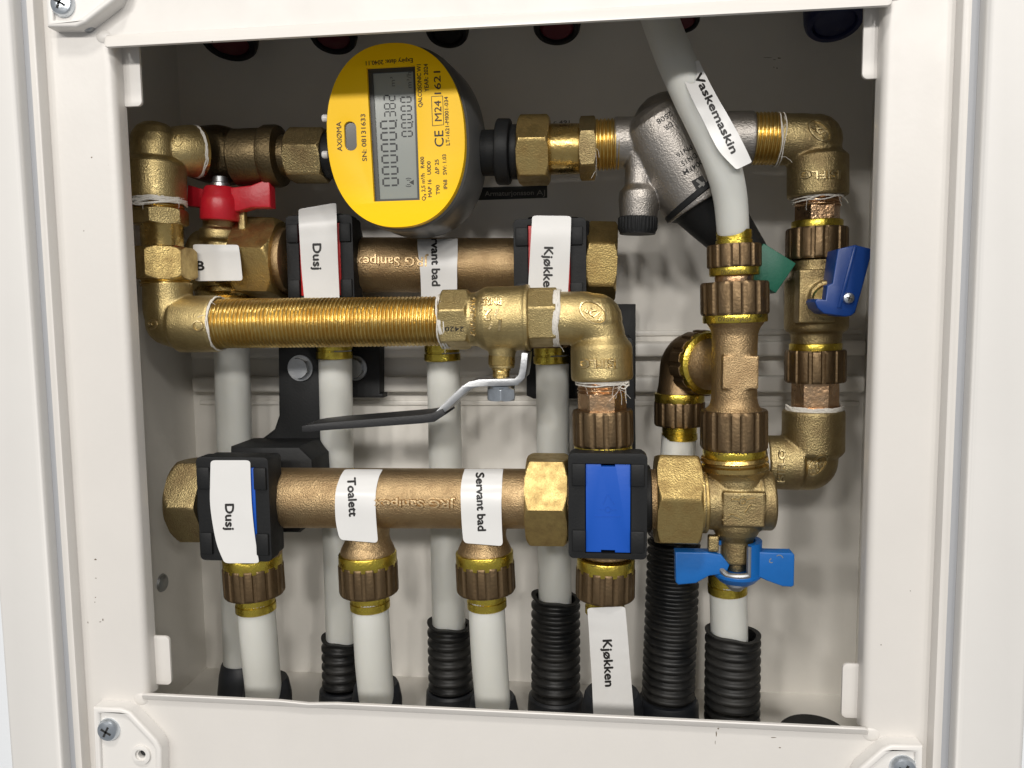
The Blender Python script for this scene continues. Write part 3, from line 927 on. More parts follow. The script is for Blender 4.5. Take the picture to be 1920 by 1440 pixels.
mprint('1621', 820, 155, 12.5, 43, bold=.0)
mprint('M24', 821, 208, 13, 38, bold=.0)
mprint('CE', 823, 260, 17, 30, m='ink', bold=.01)
mprint('LT-1621-MI001-034', 838, 227, 7, 91)
mprint('AXIØMA', 636, 256, 9, 55, bold=.01)
mprint('SN: 08131633', 682, 258, 8.5, 88)
mprint('Q₃ 2,5 m³/h   R400', 793, 335, 7, 82)
mprint('MAP 16   U0D0', 805, 336, 7, 67)
mprint('T90      ΔP 25', 820, 332, 7, 66)
mprint('IP68   SW: 1.03', 834, 322, 7, 65)
bx = [(809, 181), (830, 180), (832, 234), (811, 236)]
mk('printed_box', polys([stroke(bx[i], bx[(i + 1) % 4], 1.2) for i in range(4)], tr, .035), 'brownink', cap)
td = bvh(disp)
SEG = {'a': ((0, 1), (1, 1)), 'b': ((1, 1), (1, .5)), 'c': ((1, .5), (1, 0)), 'd': ((0, 0), (1, 0)), 'e': ((0, 0), (0, .5)), 'f': ((0, .5), (0, 1)), 'g': ((0, .5), (1, .5))}
DIG = {'0': 'abcdef', '3': 'abcdg', '8': 'abcdefg', '2': 'abged'}
def digit(ch, cx, cy, h, w, th):
    """seven segment digit, reads upwards (up on the sheet = left in the photo)"""
    out = []
    ca, sa = math.cos(R_(-92.5)), math.sin(R_(-92.5))
    tp = lambda u, v: (cx + (u - .5) * w * ca + (v - .5) * h * sa, cy + (u - .5) * w * sa - (v - .5) * h * ca)
    for s in DIG[ch]:
        (a, b), (c, d) = SEG[s]
        gx, gy = (c - a) * .10 + 0, (d - b) * .12
        out.append(stroke(tp(a + gx, b + gy), tp(c - gx, d - gy), th))
    return out
big = []
for i in range(6): big += digit('0', 732.5 - i * .9, 341 - i * 21.4, 28, 13.5, 3.3)
for i, ch in enumerate('382'): big += digit(ch, 731.5 - i * .6, 214.5 - i * 15.3, 20, 10, 2.3)
for i, y in enumerate((251, 235, 219.5, 203.5, 187)): big += digit('0', 763.5 - i * .6, y, 19, 9.5, 2.5)
big += [[(742, 224), (745, 224), (745, 227), (742, 227)], [(772, 227), (775, 227), (775, 230), (772, 230)]]
mk('display_digits', polys(big, td, .05), 'lcdink', disp)
mk('display_units', join(letters('m³', 736, 153, 9, -92, td, 18, off=.05), letters('m³/h', 767, 150, 9, -92, td, 30, off=.05)), 'greyink', disp)
ant = []
for r in (4.5, 8): ant += ringstrokes(766, 342, r, r, 0, 1.4, 8, 50, 130) + ringstrokes(766, 342, r, r, 0, 1.4, 8, 230, 310)
ant += [[(767, 342), (776, 337), (776, 347)]]
mk('display_icon', polys(ant, td, .05), 'lcdink', disp)
for y in (222, 290):
    mk('side_pin', pcyl(604, y, 616, y, YC + 9, 7, 3, 20), 'paper', mt)
mk('outlet_socket', join(pcyl(880, 288, 985, 285, YM, 42, 3), pcyl(932, 285, 958, 285, YM, 60, 4), pcyl(958, 285, 975, 285, YM, 50, 3)), 'black', mt)
mk('inlet_socket', pcyl(600, 292, 660, 292, YM, 42, 3), 'black', mt)

# left of the meter
un = thing('union_coupling', 'dim brass union coupling entering the left side of the yellow meter', 'coupling')
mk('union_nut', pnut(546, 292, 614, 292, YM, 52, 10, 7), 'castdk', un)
mk('turned_body', prev(440, 296, 550, 292, YM, [(0, 44), (6, 52), (52, 52), (58, 50), (60, 55), (64, 57), (82, 57), (88, 55), (92, 38), (110, 38)]), 'darkest', un)

el2 = thing('pipe_elbow', 'dark brass elbow in the shade right of the upper left elbow', 'elbow')
mk('elbow_body', cast([sweep(ppath([(352, 284, 52, 44), (378, 288, 61, 50), (405, 291, 68, 55), (430, 294, 70, 53), (456, 296, 68, 44)]), 36)], .6), 'darkest', el2)

nb = thing('union_coupling', 'brass union coupling with big hexagon between meter and grey valve', 'coupling')
mk('union_nut', pnut(973, 283, 1031, 282, YM, 66, 8, 7), 'nut', nb)
mk('tailpiece', prev(1028, 280, 1092, 279, YM, cyl_rows(64, 46, 2)), 'brass', nb)
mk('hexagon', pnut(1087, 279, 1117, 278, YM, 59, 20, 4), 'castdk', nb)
mk('thread', pthread(1115, 272, 1160, 270, YM, 47, 7, 3.2), 'thread', nb)
mk('sealing_yarn', yarn(1112, 279, 1122, 279, YM, 48, 1.6, 3, 3, 5, 30, (-100, -20)), 'hemp', nb)

# pressure reducing valve (grey nickel casting)
pv = thing('pressure_valve', 'grey nickel pressure valve with black bonnet and green tip', 'valve')
ax0, ax1 = (1222, 222), (1310, 372)
pvb = mk('valve_body', cast([pcyl(1150, 268, 1260, 268, YM, 47, 3), pcyl(1290, 262, 1412, 260, YM, 50, 4),
                             prev(1216, 205, 1319, 382, YM - 2, [(0, 20), (5, 44), (14, 60), (28, 70), (60, 74), (110, 74), (180, 74), (204, 72)]),
                             ball(pt(1250, 240, YM), 15.5),
                             prev(1200, 290, 1197, 412, YM - 4, [(0, 30), (30, 27), (58, 28), (70, 37), (84, 38), (118, 35), (122, 34)])], .5, 5), 'nickel', pv)
mk('drain_cap', prev(1196, 407, 1195, 439, YM - 4, [(0, 34), (2, 37, ('f', 30, .03)), (22, 37, ('f', 30, .03)), (28, 34), (32, 33)], 240), 'black', pv)
mk('bonnet', prev(1304, 358, 1412, 492, YM - 2, [(0, 70), (4, 75), (13, 76), (17, 70), (26, 62), (60, 56), (104, 47), (150, 40), (172, 36)], 40), 'black', pv)
mk('adjuster_tip', xform(box((-8.2, -8, -7.6), (8.2, 8, 7.6), .5), Matrix.Translation(pt(1436, 505, YM - 4)) @ Matrix.Rotation(R_(33), 4, 'Y')), 'green', pv)
mk('outlet_thread', pthread(1410, 260, 1460, 260, YM, 48, 7, 3.2), 'thread', pv)
tr = bvh(pvb)
for s, cx, cy, L in (('DR', 1253, 237, 17), ('2508', 1246, 221, 32), ('PN16', 1283, 284, 32), ('DN15', 1292, 299, 32), ('D04FM', 1301, 313, 46)):
    mk('printed_text', letters(s, cx, cy, 9.5, 148, tr, L, .008, .14), 'ink', pvb)
sq = lambda cx, cy, r, a: [(cx + r * math.cos(R_(a + k)), cy + r * math.sin(R_(a + k))) for k in (45, 135, 225, 315)]
mk('printed_mark', polys([sq(1312, 344, 16, -30)], tr, .35), 'ink', pvb)
mk('printed_mark', polys([stroke((1306, 338), (1320, 348), 5), stroke((1310, 351), (1320, 342), 4)], tr, .5), 'paleink', pvb)

# print on the back panel behind
bk = [o for o in cab.children if o.name.startswith('back_panel')][0]
tr = bvh(bk)
st = mk('printed_strip', polys([[(880, 352), (1026, 348), (1026, 371), (880, 376)]], tr, .08), 'shadeprint', bk)
mk('wall_print', join(letters('Armaturjonsson', 955, 362, 9, -1.5, tr, 92, .01, .14), letters('AJ', 1014, 361, 10, -1.5, tr, 16, 0, .14)), 'paleink', bk)
mk('wall_print', letters('c 491', 1053, 229, 7, 0, tr, 30, 0, .08), 'shadeprint', bk)

# ================================================================== LEFT RISER AND THREADED PIPE
e1 = thing('pipe_elbow', 'upper left brass elbow with round top beside the corner tab', 'elbow')
mk('elbow_body', cast([prev(290, 228, 292, 380, YF, [(0, 8), (4, 22), (12, 33), (26, 41), (40, 43), (68, 43), (74, 50), (80, 55), (144, 55), (150, 53)]),
                       sweep(ppath([(290, 290, 42, 38), (318, 284, 45, 42), (346, 283, 49, 46), (366, 284, 53, 48)]), 36)], .5), 'cast', e1)
p0, p1 = pt(346, 283, 49), pt(376, 285, 55)
mk('collar_edge', rev(p0.lerp(p1, .72), p1, [(0, 10.8), (.15, 11.6), (.85, 11.6), (1, 11.0)], 40), 'brass', e1)
ee = THINGS[-1]
a, q1, q2 = frame_of(p1 - p0)
out = []
rnd = random.Random(3)
for k in range(4):
    P = []
    for i in range(37):
        th = 2 * math.pi * i / 36
        P.append((p0.lerp(p1, .62 + .1 * rnd.random() + .06 * math.sin(3 * th + k)) + (q1 * math.cos(th) + q2 * math.sin(th)) * (11.7 + .2 * rnd.random()), .32))
    out.append(sweep(P, 5))
mk('sealing_yarn', join(*out), 'hemp', e1)
mk('sealing_yarn', join(yarn(292, 376, 293, 386, YF, 53, 4.0, 9, 2, 11), yarn(262, 377, 264, 388, YF - 8, 26, 3, 6, 3, 12, 24)), 'hemp', e1)
mk('raised_mark', polys([q for q in ringstrokes(333, 262, 8, 11, 10, 3)], bvh([o for o in e1.children if o.name.startswith('elbow_body')][0]), -.1, .5), 'cast', e1)

u1 = thing('union_coupling', 'brass union with big hexagon nut between the two left elbows', 'coupling')
mk('thread', pthread(296, 380, 297, 396, YF, 46, 5.5, 3), 'thread', u1)
hx = mk('hexagon', pnut(298, 393, 299, 422, YF, 53, 12, 4), 'cast', u1)
mk('tailpiece', prev(303, 420, 305, 468, YF, [(0, 40), (3, 38), (42, 37), (46, 41), (48, 42)]), 'brass', u1)
mk('union_nut', pnut(305, 465, 307, 524, YF, 60, 0, 8), 'nut', u1)
mk('lower_thread', pthread(311, 522, 312, 536, YF, 45, 6, 3), 'thread', u1)
mk('lettering', letters('1/2', 334, 410, 9, 0, bvh(hx), 16, .01, -.02, .2), 'cast', hx)

e3 = thing('pipe_elbow', 'lower left brass elbow holding the long threaded pipe', 'elbow')
e3b = mk('elbow_body', cast([sweep(ppath([(314, 530, YF, 44), (315, 555, YF, 44), (318, 582, YF, 46), (330, 603, YF, 48), (352, 608, YF, 47), (380, 608, YF, 47)]), 40),
                             ball(pt(319, 605, YF), 10.8),
                             prev(332, 608, 412, 607, YF, [(0, 46), (4, 50), (8, 53), (76, 53), (80, 51)])], .5), 'cast', e3)
tr = bvh(e3b)
mk('lettering', join(letters('G', 287, 608, 16, 150, tr, 17, .018, -.05, .6), polys(ringstrokes(371, 611, 9, 9, 0, 2), tr, -.05, .6)), 'relief', e3b)
mk('sealing_yarn', yarn(403, 607, 412, 607, YF, 50, 3.2, 8, 2, 21), 'hemp', e3)

tp = mk('threaded_pipe', pthread(396, 607, 838, 602, YF, 46.5, 7.15, 3.4, 80), 'thread')
tag(tp, 'long shiny threaded brass pipe running across the front', 'pipe')

# ================================================================== FRONT BALL VALVE WITH LEVER
fv = thing('ball_valve', 'brass ball valve with black gripped steel lever in the centre', 'valve')
fvb = mk('valve_body', cast([pnut(830, 600, 882, 599, YF, 58, 18, 5), prev(876, 599, 995, 596, YF, [(0, 50), (12, 50), (20, 51), (28, 56), (38, 60), (80, 60), (86, 60), (108, 61), (112, 63), (118, 62)]),
                             prev(942, 630, 941, 690, YF, [(0, 30), (30, 26), (42, 24), (58, 24), (60, 22)])], .42, 3), 'cast', fv)
mk('end_hexagon', pnut(992, 596, 1046, 595, YF, 57, 20, 4), 'cast', fv)
tr = bvh(fvb)
mk('lettering', join(letters('2420', 852, 617, 9, 180, tr, 36, .01, -.02, .10), ), 'ink', fvb)
mk('lettering', join(letters('MADE IN ITALY', 886, 594, 8, 90, tr, 72, .018, -.05, .6), letters('PN25', 922, 566, 12, 180, tr, 37, .018, -.05, .6),
                     letters('2', 914, 590, 21, 185, tr, 13, .018, -.05, .6), letters('1', 937, 609, 20, 185, tr, 5, .018, -.05, .6),
                     polys([stroke((934, 580), (917, 617), 4)], tr, -.05, .6)), 'relief', fvb)
mk('gland', prev(941, 664, 940, 694, YF, [(0, 22), (3, 25), (20, 25), (23, 21), (24, 18), (30, 18)]), 'brass', fv)
mk('stem', pcyl(940, 690, 939, 716, YF, 16, 2), 'brass', fv)
# bent flat steel lever seen on edge: centre line in pixels, drawn 16 mm deep in Y
def bent(line, th, y0, y1, bev=.5):
    P = line; n = len(P); up, dn = [], []
    for i in range(n):
        a = P[max(0, i - 1)]; b = P[min(n - 1, i + 1)]
        dx, dy = b[0] - a[0], b[1] - a[1]; l = math.hypot(dx, dy); h = th[i] / 2
        up.append((P[i][0] + dy / l * h, P[i][1] - dx / l * h)); dn.append((P[i][0] - dy / l * h, P[i][1] + dx / l * h))
    return pprism(up + dn[::-1], y0, y1, bev=bev, seg=2)
lev = [(984, 662), (981, 690), (978, 706), (968, 716), (950, 717), (900, 718), (882, 722), (870, 730), (845, 753), (822, 776), (806, 784)]
mk('lever', bent(lev, [11, 12, 13, 13, 13, 13, 13, 13, 13, 13, 12], YF - 11, YF + 10, .4), 'zinc', fv)
mk('grip', bent([(832, 772), (812, 783), (790, 786), (700, 793), (620, 799), (580, 803), (566, 804)], [12, 17, 16, 15, 14, 13, 10], YF - 12, YF + 11, 1.6), 'rubber', fv)
mk('lever_bolt', join(pnut(940, 726, 940, 750, YF, 29, 4, 4), pcyl(940, 722, 940, 728, YF, 26, 1)), 'chrome', fv)
mk('sealing_yarn', yarn(828, 603, 838, 602, YF, 50, 3, 8, 4, 31, 20), 'hemp', fv)

e4 = thing('pipe_elbow', 'brass elbow marked one half above the bright bronze hexagon', 'elbow')
e4b = mk('elbow_body', cast([sweep(ppath([(1046, 597, YF, 50), (1070, 597, YF, 50), (1098, 599, YF, 51), (1116, 611, YF, 49), (1126, 632, YF, 46), (1128, 660, YF, 46)]), 40),
                             ball(pt(1117, 600, YF), 11.6),
                             prev(1127, 632, 1129, 712, YF, [(0, 46), (6, 50), (14, 56), (20, 57.5), (74, 58), (80, 56)])], .45, 4), 'cast', e4)
tr = bvh(e4b)
mk('lettering', join(letters('ISIFLO', 1121, 682, 16, 180, tr, 72, .018, -.05, .6), letters('1/2"', 1113, 587, 13, 213, tr, 34, .018, -.05, .6),
                     polys(ringstrokes(1112, 586, 27, 17, 33, 2.6), tr, -.05, .6)), 'relief', e4b)
mk('sealing_yarn', join(yarn(1040, 596, 1050, 596, YF, 52, 4.2, 10, 4, 41, 34), yarn(1129, 712, 1129, 719, YF, 49, 3, 8, 3, 42, 40), yarn(1165, 716, 1168, 726, YF - 6, 12, 2, 4, 7, 44, 60)), 'hemp', e4)

joint(1128, 712, 1131, 850, YF, [('thread', 0, 24, 46, 'copper'), ('hex', 20, 62, 45, 'copper', 30), ('nut', 56, 122, 57), ('ring', 120, 137, 54)],
      'bronze coupling with bright hexagon standing on the blue insert clamp', group='brass couplings of the risers', name='riser_coupling', ringtext='- 20 -')

# ================================================================== FRONT MANIFOLD (cold)
man_f = thing('pipe_manifold', 'front bronze manifold pipe carrying the Toalett and Servant bad labels', 'manifold', 'bronze manifold pipes')
fy = lambda x: 934 + (x - 780) * .004
mf = mk('manifold_pipe', cast([pcyl(370, fy(370), 1300, fy(1300), YF, 56, 2)] +
        [prev(x, 936, x + 1, 1040, YF, [(0, 44), (50, 42), (66, 40), (76, 42), (86, 47), (94, 50.5), (101, 51), (104, 49)]) for x in (476, 689, 908, 1136)], .55, 4), 'bronze', man_f)
mk('lettering', letters('JRG Sanipex', 778, 945, 14, 180, bvh(mf), 152, .02, -.05, .8), 'bronzerelief', mf)
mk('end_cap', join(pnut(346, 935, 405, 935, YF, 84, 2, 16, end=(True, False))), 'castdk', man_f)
mk('union_nut', pnut(990, 934, 1066, 935, YF, 90, 0, 9), 'nut', man_f)
n2 = mk('union_nut', pnut(1228, 935, 1309, 937, YF, 92, 14, 9), 'nut', man_f)
for x0, x1, y0, lb, nn in ((473, 480, 1040, 'fluted bronze joint below the front Dusj label', 0),
                           (689, 694, 1036, 'fluted bronze joint below the Toalett label', 1),
                           (908, 913, 1034, 'fluted bronze joint below the front Servant bad label', 2),
                           (1136, 1134, 1045, 'fluted bronze joint directly below the blue insert clamp', 3)):
    joint(x0, y0, x1, y0 + 100, YF, [('ring', -1, 24, 54), ('nut', 16, 73, 55.5), ('sleeve', 71, 105, 37)], lb, ringtext='DVGW' if nn == 3 else None, ph=3 + 5 * nn)

pexpipe([(477, 1110, YF, 33), (480, 1135, YF, 34), (487, 1220, 44, 34), (494, 1290, 50, 33), (500, 1380, 56, 33)], 'milky plastic pipe below the front Dusj label')
pexpipe([(692, 1110, YF, 33), (695, 1150, YF, 34), (700, 1240, 45, 34), (706, 1310, 51, 33), (710, 1390, 56, 33)], 'milky plastic pipe below the Toalett label')
pexpipe([(911, 1110, YF, 33), (913, 1150, YF, 34), (918, 1240, 45, 34), (924, 1320, 51, 33), (926, 1400, 56, 33)], 'milky plastic pipe below the front Servant bad label')
pexpipe([(1134, 1110, YF, 33), (1137, 1150, YF + 1, 34), (1143, 1240, 46, 34), (1148, 1320, 52, 34), (1150, 1400, 58, 34)], 'milky plastic pipe wrapped by the front Kjøkken label')
pexpipe([(1364, 1090, 62, 34), (1366, 1140, 62, 34), (1368, 1230, 62, 34), (1370, 1320, 62, 34)], 'milky plastic pipe between the blue butterfly handle and its conduit')

# ---- clamps with coloured inserts
CG = 'black pipe clamps with coloured inserts'
def clamp(x0, y0, x1, y1, yf, yb, ins, m, label, symbol=False, insbox=None, left=None):
    t = thing('pipe_clamp', label, 'clamp', CG)
    a, b = pt(x0, y1, yf), pt(x1, y0, yf)
    X0, Z0, X1, Z1 = a.x, a.z, b.x, b.z
    ia, ib = pt(insbox[0], insbox[3], yf), pt(insbox[2], insbox[1], yf)
    mk('clamp_frame', prism(roundrect(X0, Z0, X1, Z1, 2.2), yf, yf + 8, [[(ia.x, ia.z), (ib.x, ia.z), (ib.x, ib.z), (ia.x, ib.z)]], bev=.9, seg=3), 'black', t, 40)
    mk('clamp_body', prism(roundrect(X0 + .6, Z0 + .6, X1 - .6, Z1 - .6, 2), yf + 7.9, yf + 15), 'black', t)
    cyv = (y0 + y1) / 2 - 14; Ya = yf + 21
    mk('clamp_saddle', join(pcyl(x0 + 26, cyv, x1 + 6, cyv, Ya, 63, 4), pcyl(x0 + 26, cyv, x1 - 14, cyv, Ya, 70, 4)), 'black', t)
    g = .35
    notch = (ib.x - ia.x) * .3; mid = (ia.x + ib.x) / 2
    o = mk('colour_insert', prism([(ia.x + g, ia.z + g), (mid - notch / 2, ia.z + g), (mid - notch / 2, ia.z + 1.3), (mid + notch / 2, ia.z + 1.3), (mid + notch / 2, ia.z + g), (ib.x - g, ia.z + g),
                            (ib.x - g, ib.z - g), (mid + notch / 2, ib.z - g), (mid + notch / 2, ib.z - 1.3), (mid - notch / 2, ib.z - 1.3), (mid - notch / 2, ib.z - g), (ia.x + g, ib.z - g)], yf + .5, yf + 6, bev=.3), m, t)
    cw, chh = (X1 - X0) * .17, (Z1 - Z0) * .21
    for cx in (pt(left, y0, yf).x if left else ia.x - cw * .46, ib.x + cw * .46):
        for cz in (Z1 - (Z1 - Z0) * .20, Z0 + (Z1 - Z0) * .17):
            mk('clip', box((cx - cw / 2, yf - 1.3, cz - chh / 2), (cx + cw / 2, yf + 3, cz + chh / 2), .5, 2), 'black', t)
    if symbol:
        tr = bvh(o)
        S = ringstrokes(1140, 955, 5, 5, 0, 1.5, 16) + [stroke((1124, 955), (1135, 955), 1.5), stroke((1145, 955), (1156, 955), 1.5), stroke((1115, 968), (1164, 968), 1.6), stroke((1138, 928), (1131, 945), 1.5), stroke((1141, 928), (1152, 945), 1.5)]
        mk('raised_symbol', polys(S, tr, -.02, .16), m, o)
    return t
clamp(1066, 851, 1214, 1046, 20, 56, True, 'blueins', 'black clamp with the large bare blue insert', True, (1097, 870, 1184, 1037))
clamp(376, 858, 502, 1050, 19, 58, True, 'blueins', 'black clamp behind the front Dusj label at the lower left', False, (418, 876, 477, 1028), 381)
clamp(541, 402, 660, 570, 62, 96, True, 'redins', 'black clamp behind the rear Dusj label left of the meter', False, (563, 416, 637, 556))
clamp(964, 408, 1099, 576, 62, 96, True, 'redins', 'black clamp behind the rear Kjøkken label', False, (990, 420, 1070, 562))

# ---- black wall brackets that carry the manifolds
wb = thing('manifold_bracket', 'black bracket with two steel hexagon bolts behind the lever grip', 'bracket', 'black manifold brackets')
mk('wall_plate', pprism([(523, 560), (712, 560), (712, 738), (718, 738), (718, 746), (523, 746)], 97, 105.8, bev=1), 'black', wb)
mk('arm', pprism([(519, 590), (600, 590), (602, 900), (452, 905), (448, 862), (470, 838), (512, 806), (521, 780)], 78, 98, bev=2), 'black', wb)
mk('foot', pprism([(430, 838), (560, 838), (585, 862), (590, 950), (560, 1000), (520, 1000), (430, 930)], 52, 79, bev=2), 'black', wb)
for x, y, yy in ((564, 690, 77.8), (666, 690, 96.8)):
    q = pt(x, y, yy)
    mk('hexagon_bolt', join(rev(q + Vector((0, -4.6, 0)), q + Vector((0, .2, 0)), [(0, 5.6, 'h', 5.0), (.2, 5.6, 'h', 5.6), (1, 5.6, 'h')], 60, True, 10),
                            rev(q + Vector((0, -1.0, 0)), q, [(0, 6.6), (1, 6.7)], 32)), 'zinc', wb)
wb2 = thing('manifold_bracket', 'black bracket standing behind the right elbow and its coupling', 'bracket', 'black manifold brackets')
mk('wall_plate', pprism([(987, 570), (1192, 570), (1192, 748), (1000, 748), (987, 742)], 97, 105.8, bev=1), 'black', wb2)
mk('arm', pprism([(1110, 632), (1184, 632), (1189, 640), (1193, 900), (1104, 900)], 66, 98, bev=1.5), 'black', wb2)
mk('foot', pprism([(1090, 870), (1205, 870), (1205, 1010), (1090, 1010)], 55.5, 67, bev=1.5), 'black', wb2)

# ================================================================== RIGHT HAND RISER: TEE AND BUTTERFLY VALVE
tee = thing('pipe_tee', 'rough bronze tee between two fluted nuts at the right', 'tee')
tb = mk('tee_body', cast([prev(1378, 600, 1376, 775, YF, [(0, 54), (6, 52), (14, 46), (26, 42), (70, 41), (110, 41), (148, 42), (160, 45), (168, 52), (175, 55)]),
                          xform(box((-1, -1, -1), (1, 1, 1)), Matrix.Translation(pt(1382, 696, YF - .4)) @ Matrix.Diagonal((7.3, 8.9, 7.0, 1))),
                          sweep(ppath([(1376, 688, YF + 4, 42), (1350, 685, YF + 12, 42), (1330, 683, YF + 18, 50), (1322, 682, YF + 21, 50)]), 36)], .5, 4), 'bronze', tee)
joint(1376, 432, 1378, 604, YF, [('sleeve', 0, 32, 33.5), ('nut', 27, 70, 50), ('ring', 68, 85, 46), ('neck', 82, 104, 36), ('nut', 97, 158, 63), ('ring', 156, 173, 59)],
      'stack of two fluted bronze nuts below the curved Vaskemaskin pipe', ringtext='DVGW <JRG>')
joint(1376, 768, 1376, 858, YF, [('nut', 0, 72, 62), ('ring', 70, 88, 57)], 'fluted bronze nut between the tee and the butterfly valve', ringtext='EX 16x2')

# side branch: scalloped nut and dark elbow going down
p0, p1 = pt(1336, 682, YF + 16), pt(1290, 678, YF + 34)
a = (p1 - p0)
ln = a.length
sb = thing('pipe_elbow', 'dark bronze elbow with scalloped gold nut left of the tee', 'elbow')
mk('scalloped_nut', rev(p0 + a * .1, p0 + a * .62, [(0, 10.5), (0, 13.2), (.12, 13.6), (.2, 13.2), (.22, 12.8), (.26, 15.0, ('f', 14, .06)), (.5, 15.2, ('f', 14, .06)), (1, 15.2, ('f', 14, .06)), (1, 11)], 140), 'flute', sb)
mk('gold_ring', rev(p0 + a * .06, p0 + a * .22, [(0, 12.4), (.3, 14.0), (.7, 14.3), (1, 14.6, ('f', 14, .04))], 140), 'ring', sb)
mk('elbow_body', cast([sweep(ppath([(1318, 678, 62, 44), (1296, 672, 68, 48), (1278, 684, 72, 40), (1272, 712, 72, 36), (1273, 745, 72, 44)]), 36)], .6), 'flute', sb)
joint(1274, 736, 1274, 826, 72, [('ring', 0, 18, 46), ('nut', 15, 61, 47), ('sleeve', 59, 89, 33)], 'dark fluted joint hanging below the dark elbow')

bv = thing('ball_valve', 'brass angle valve with blue butterfly handle at the lower right', 'valve')
bvb = mk('valve_body', cast([prev(1306, 938, 1448, 938, YF, [(0, 60), (12, 61), (16, 54), (24, 54), (28, 55), (110, 55), (116, 58), (120, 56), (138, 56), (142, 52)]),
                             prev(1378, 868, 1380, 940, YF, [(0, 58), (10, 62), (16, 56), (24, 52), (72, 50)]),
                             xform(box((-8.6, -4, -7.4), (8.6, 4, 7.4), .5), Matrix.Translation(pt(1392, 952, YF - 9.5))),
                             prev(1380, 960, 1380, 1052, YF, [(0, 46), (26, 44), (38, 40), (50, 31), (88, 30), (92, 28)]),
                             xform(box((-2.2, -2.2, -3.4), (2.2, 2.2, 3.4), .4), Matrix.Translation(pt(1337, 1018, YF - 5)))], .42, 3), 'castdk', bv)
mk('top_rings', prev(1376, 852, 1377, 884, YF, [(0, 54), (3, 60), (9, 62), (12, 57), (15, 57), (18, 62), (26, 62), (30, 56), (32, 52)]), 'brass', bv)
mk('union_ring', prev(1307, 938, 1324, 938, YF, [(0, 58), (3, 61), (8, 61), (9, 59), (11, 61), (15, 61), (17, 58)]), 'nut', bv)
tr = bvh(bvb)
mk('raised_symbol', polys(ringstrokes(1393, 940, 6, 6, 0, 2, 14) + [stroke((1372, 937), (1386, 939), 2), stroke((1400, 939), (1416, 935), 2), stroke((1356, 975), (1372, 966), 3), stroke((1372, 966), (1390, 974), 3), stroke((1398, 962), (1408, 948), 1.6)], tr, -.05, .6), 'castdkrelief', bvb)
# handle
hy0, hy1 = 24, 32
hubo = []
c = pt(1382, 1060, YF)
s = scl(c)
# open hub: a cup with the front cut away, the cut edge bare metal
V, F = [], []; n = 40
A0, A1 = 24, 290
angs = [R_(A0 + (A1 - A0) * i / n) for i in range(n + 1)]
def hubring(r, z): return [c + Vector((math.sin(t) * r, -math.cos(t) * r, z)) for t in angs]
r0, r1 = 44 * s, 33 * s
zt, zb = 50 * s, -14 * s
L4 = [hubring(r0, zt), hubring(r0, zb), hubring(r1, zb), hubring(r1, zt)]
for l in L4: V += l
m = n + 1
for i in range(4):
    j = (i + 1) % 4
    for k in range(n): F.append((i * m + k, i * m + k + 1, j * m + k + 1, j * m + k))
F += [(0, m, 2 * m, 3 * m), (n, 3 * m + n, 2 * m + n, m + n)]
hb = mk('handle_hub', (V, F), 'bluehandle', bv, 40)
mk('hub_floor', rev(c + Vector((0, 0, zb + 1.2)), c + Vector((0, 0, zb - 22 * s)), [(0, .1), (0, 42 * s), (.12, 44.5 * s), (.3, 44 * s), (.7, 34 * s), (.95, 24 * s), (1, .1)], 48, False), 'bluehandle', bv)
P = []
er = 38.5 * s
for k in range(8): P.append((c + Vector((math.sin(R_(A0)) * er, -math.cos(R_(A0)) * er, zt - .6 + (zb + 2 - zt) * k / 7)), 1.3))
for k in range(1, 14):
    t = R_(A0 - (A0 + 70) * k / 14); P.append((c + Vector((math.sin(t) * er, -math.cos(t) * er, zb + 1.6 - .5 * math.sin(k / 14 * math.pi) + max(0, k - 9) * .5)), 1.4))
for k in range(5):
    t = R_(-70 + 0 * k); P.append((c + Vector((math.sin(t) * er, -math.cos(t) * er, zb + 4.2 + (zt - zb - 6) * k / 4)), 1.25))
mk('bare_edge', sweep(P, 10), 'zinc', bv)
mk('handle_wing', pprism([(1266, 1035), (1330, 1036), (1352, 1040), (1368, 1060), (1362, 1076), (1330, 1080), (1305, 1094), (1272, 1097), (1267, 1092)], 34, 40, bev=1.2, seg=3), 'bluehandle', bv)
mk('handle_wing', pprism([(1410, 1034), (1440, 1036), (1486, 1037), (1490, 1041), (1489, 1098), (1484, 1101), (1468, 1100), (1440, 1090), (1418, 1080), (1404, 1080)], 34, 40, bev=1.2, seg=3), 'bluehandle', bv)
mk('handle_screw', pcyl(1381, 1046, 1381, 1068, YF, 17, 2), 'castdk', bv)
mk('handle_screw', prev(1380, 1090, 1380, 1106, YF - 3, [(0, 20), (6, 20), (12, 14), (16, 10)], 24), 'zinc', bv)
tr = bvh([o for o in bv.children if o.name.startswith('handle_wing')][1])
mk('paint_scratch', polys(ringstrokes(1449, 1050, 4, 7, 60, 2, 6, 20, 170) + ringstrokes(1462, 1045, 6, 4, 20, 2, 6, 180, 350), tr, .03), 'zinc', bv)
joint(1363, 1060, 1364, 1112, 62, [('neck', 0, 18, 34, 'brass'), ('sleeve', 14, 52, 36)], 'dull brass sleeve half hidden behind the blue butterfly handle')

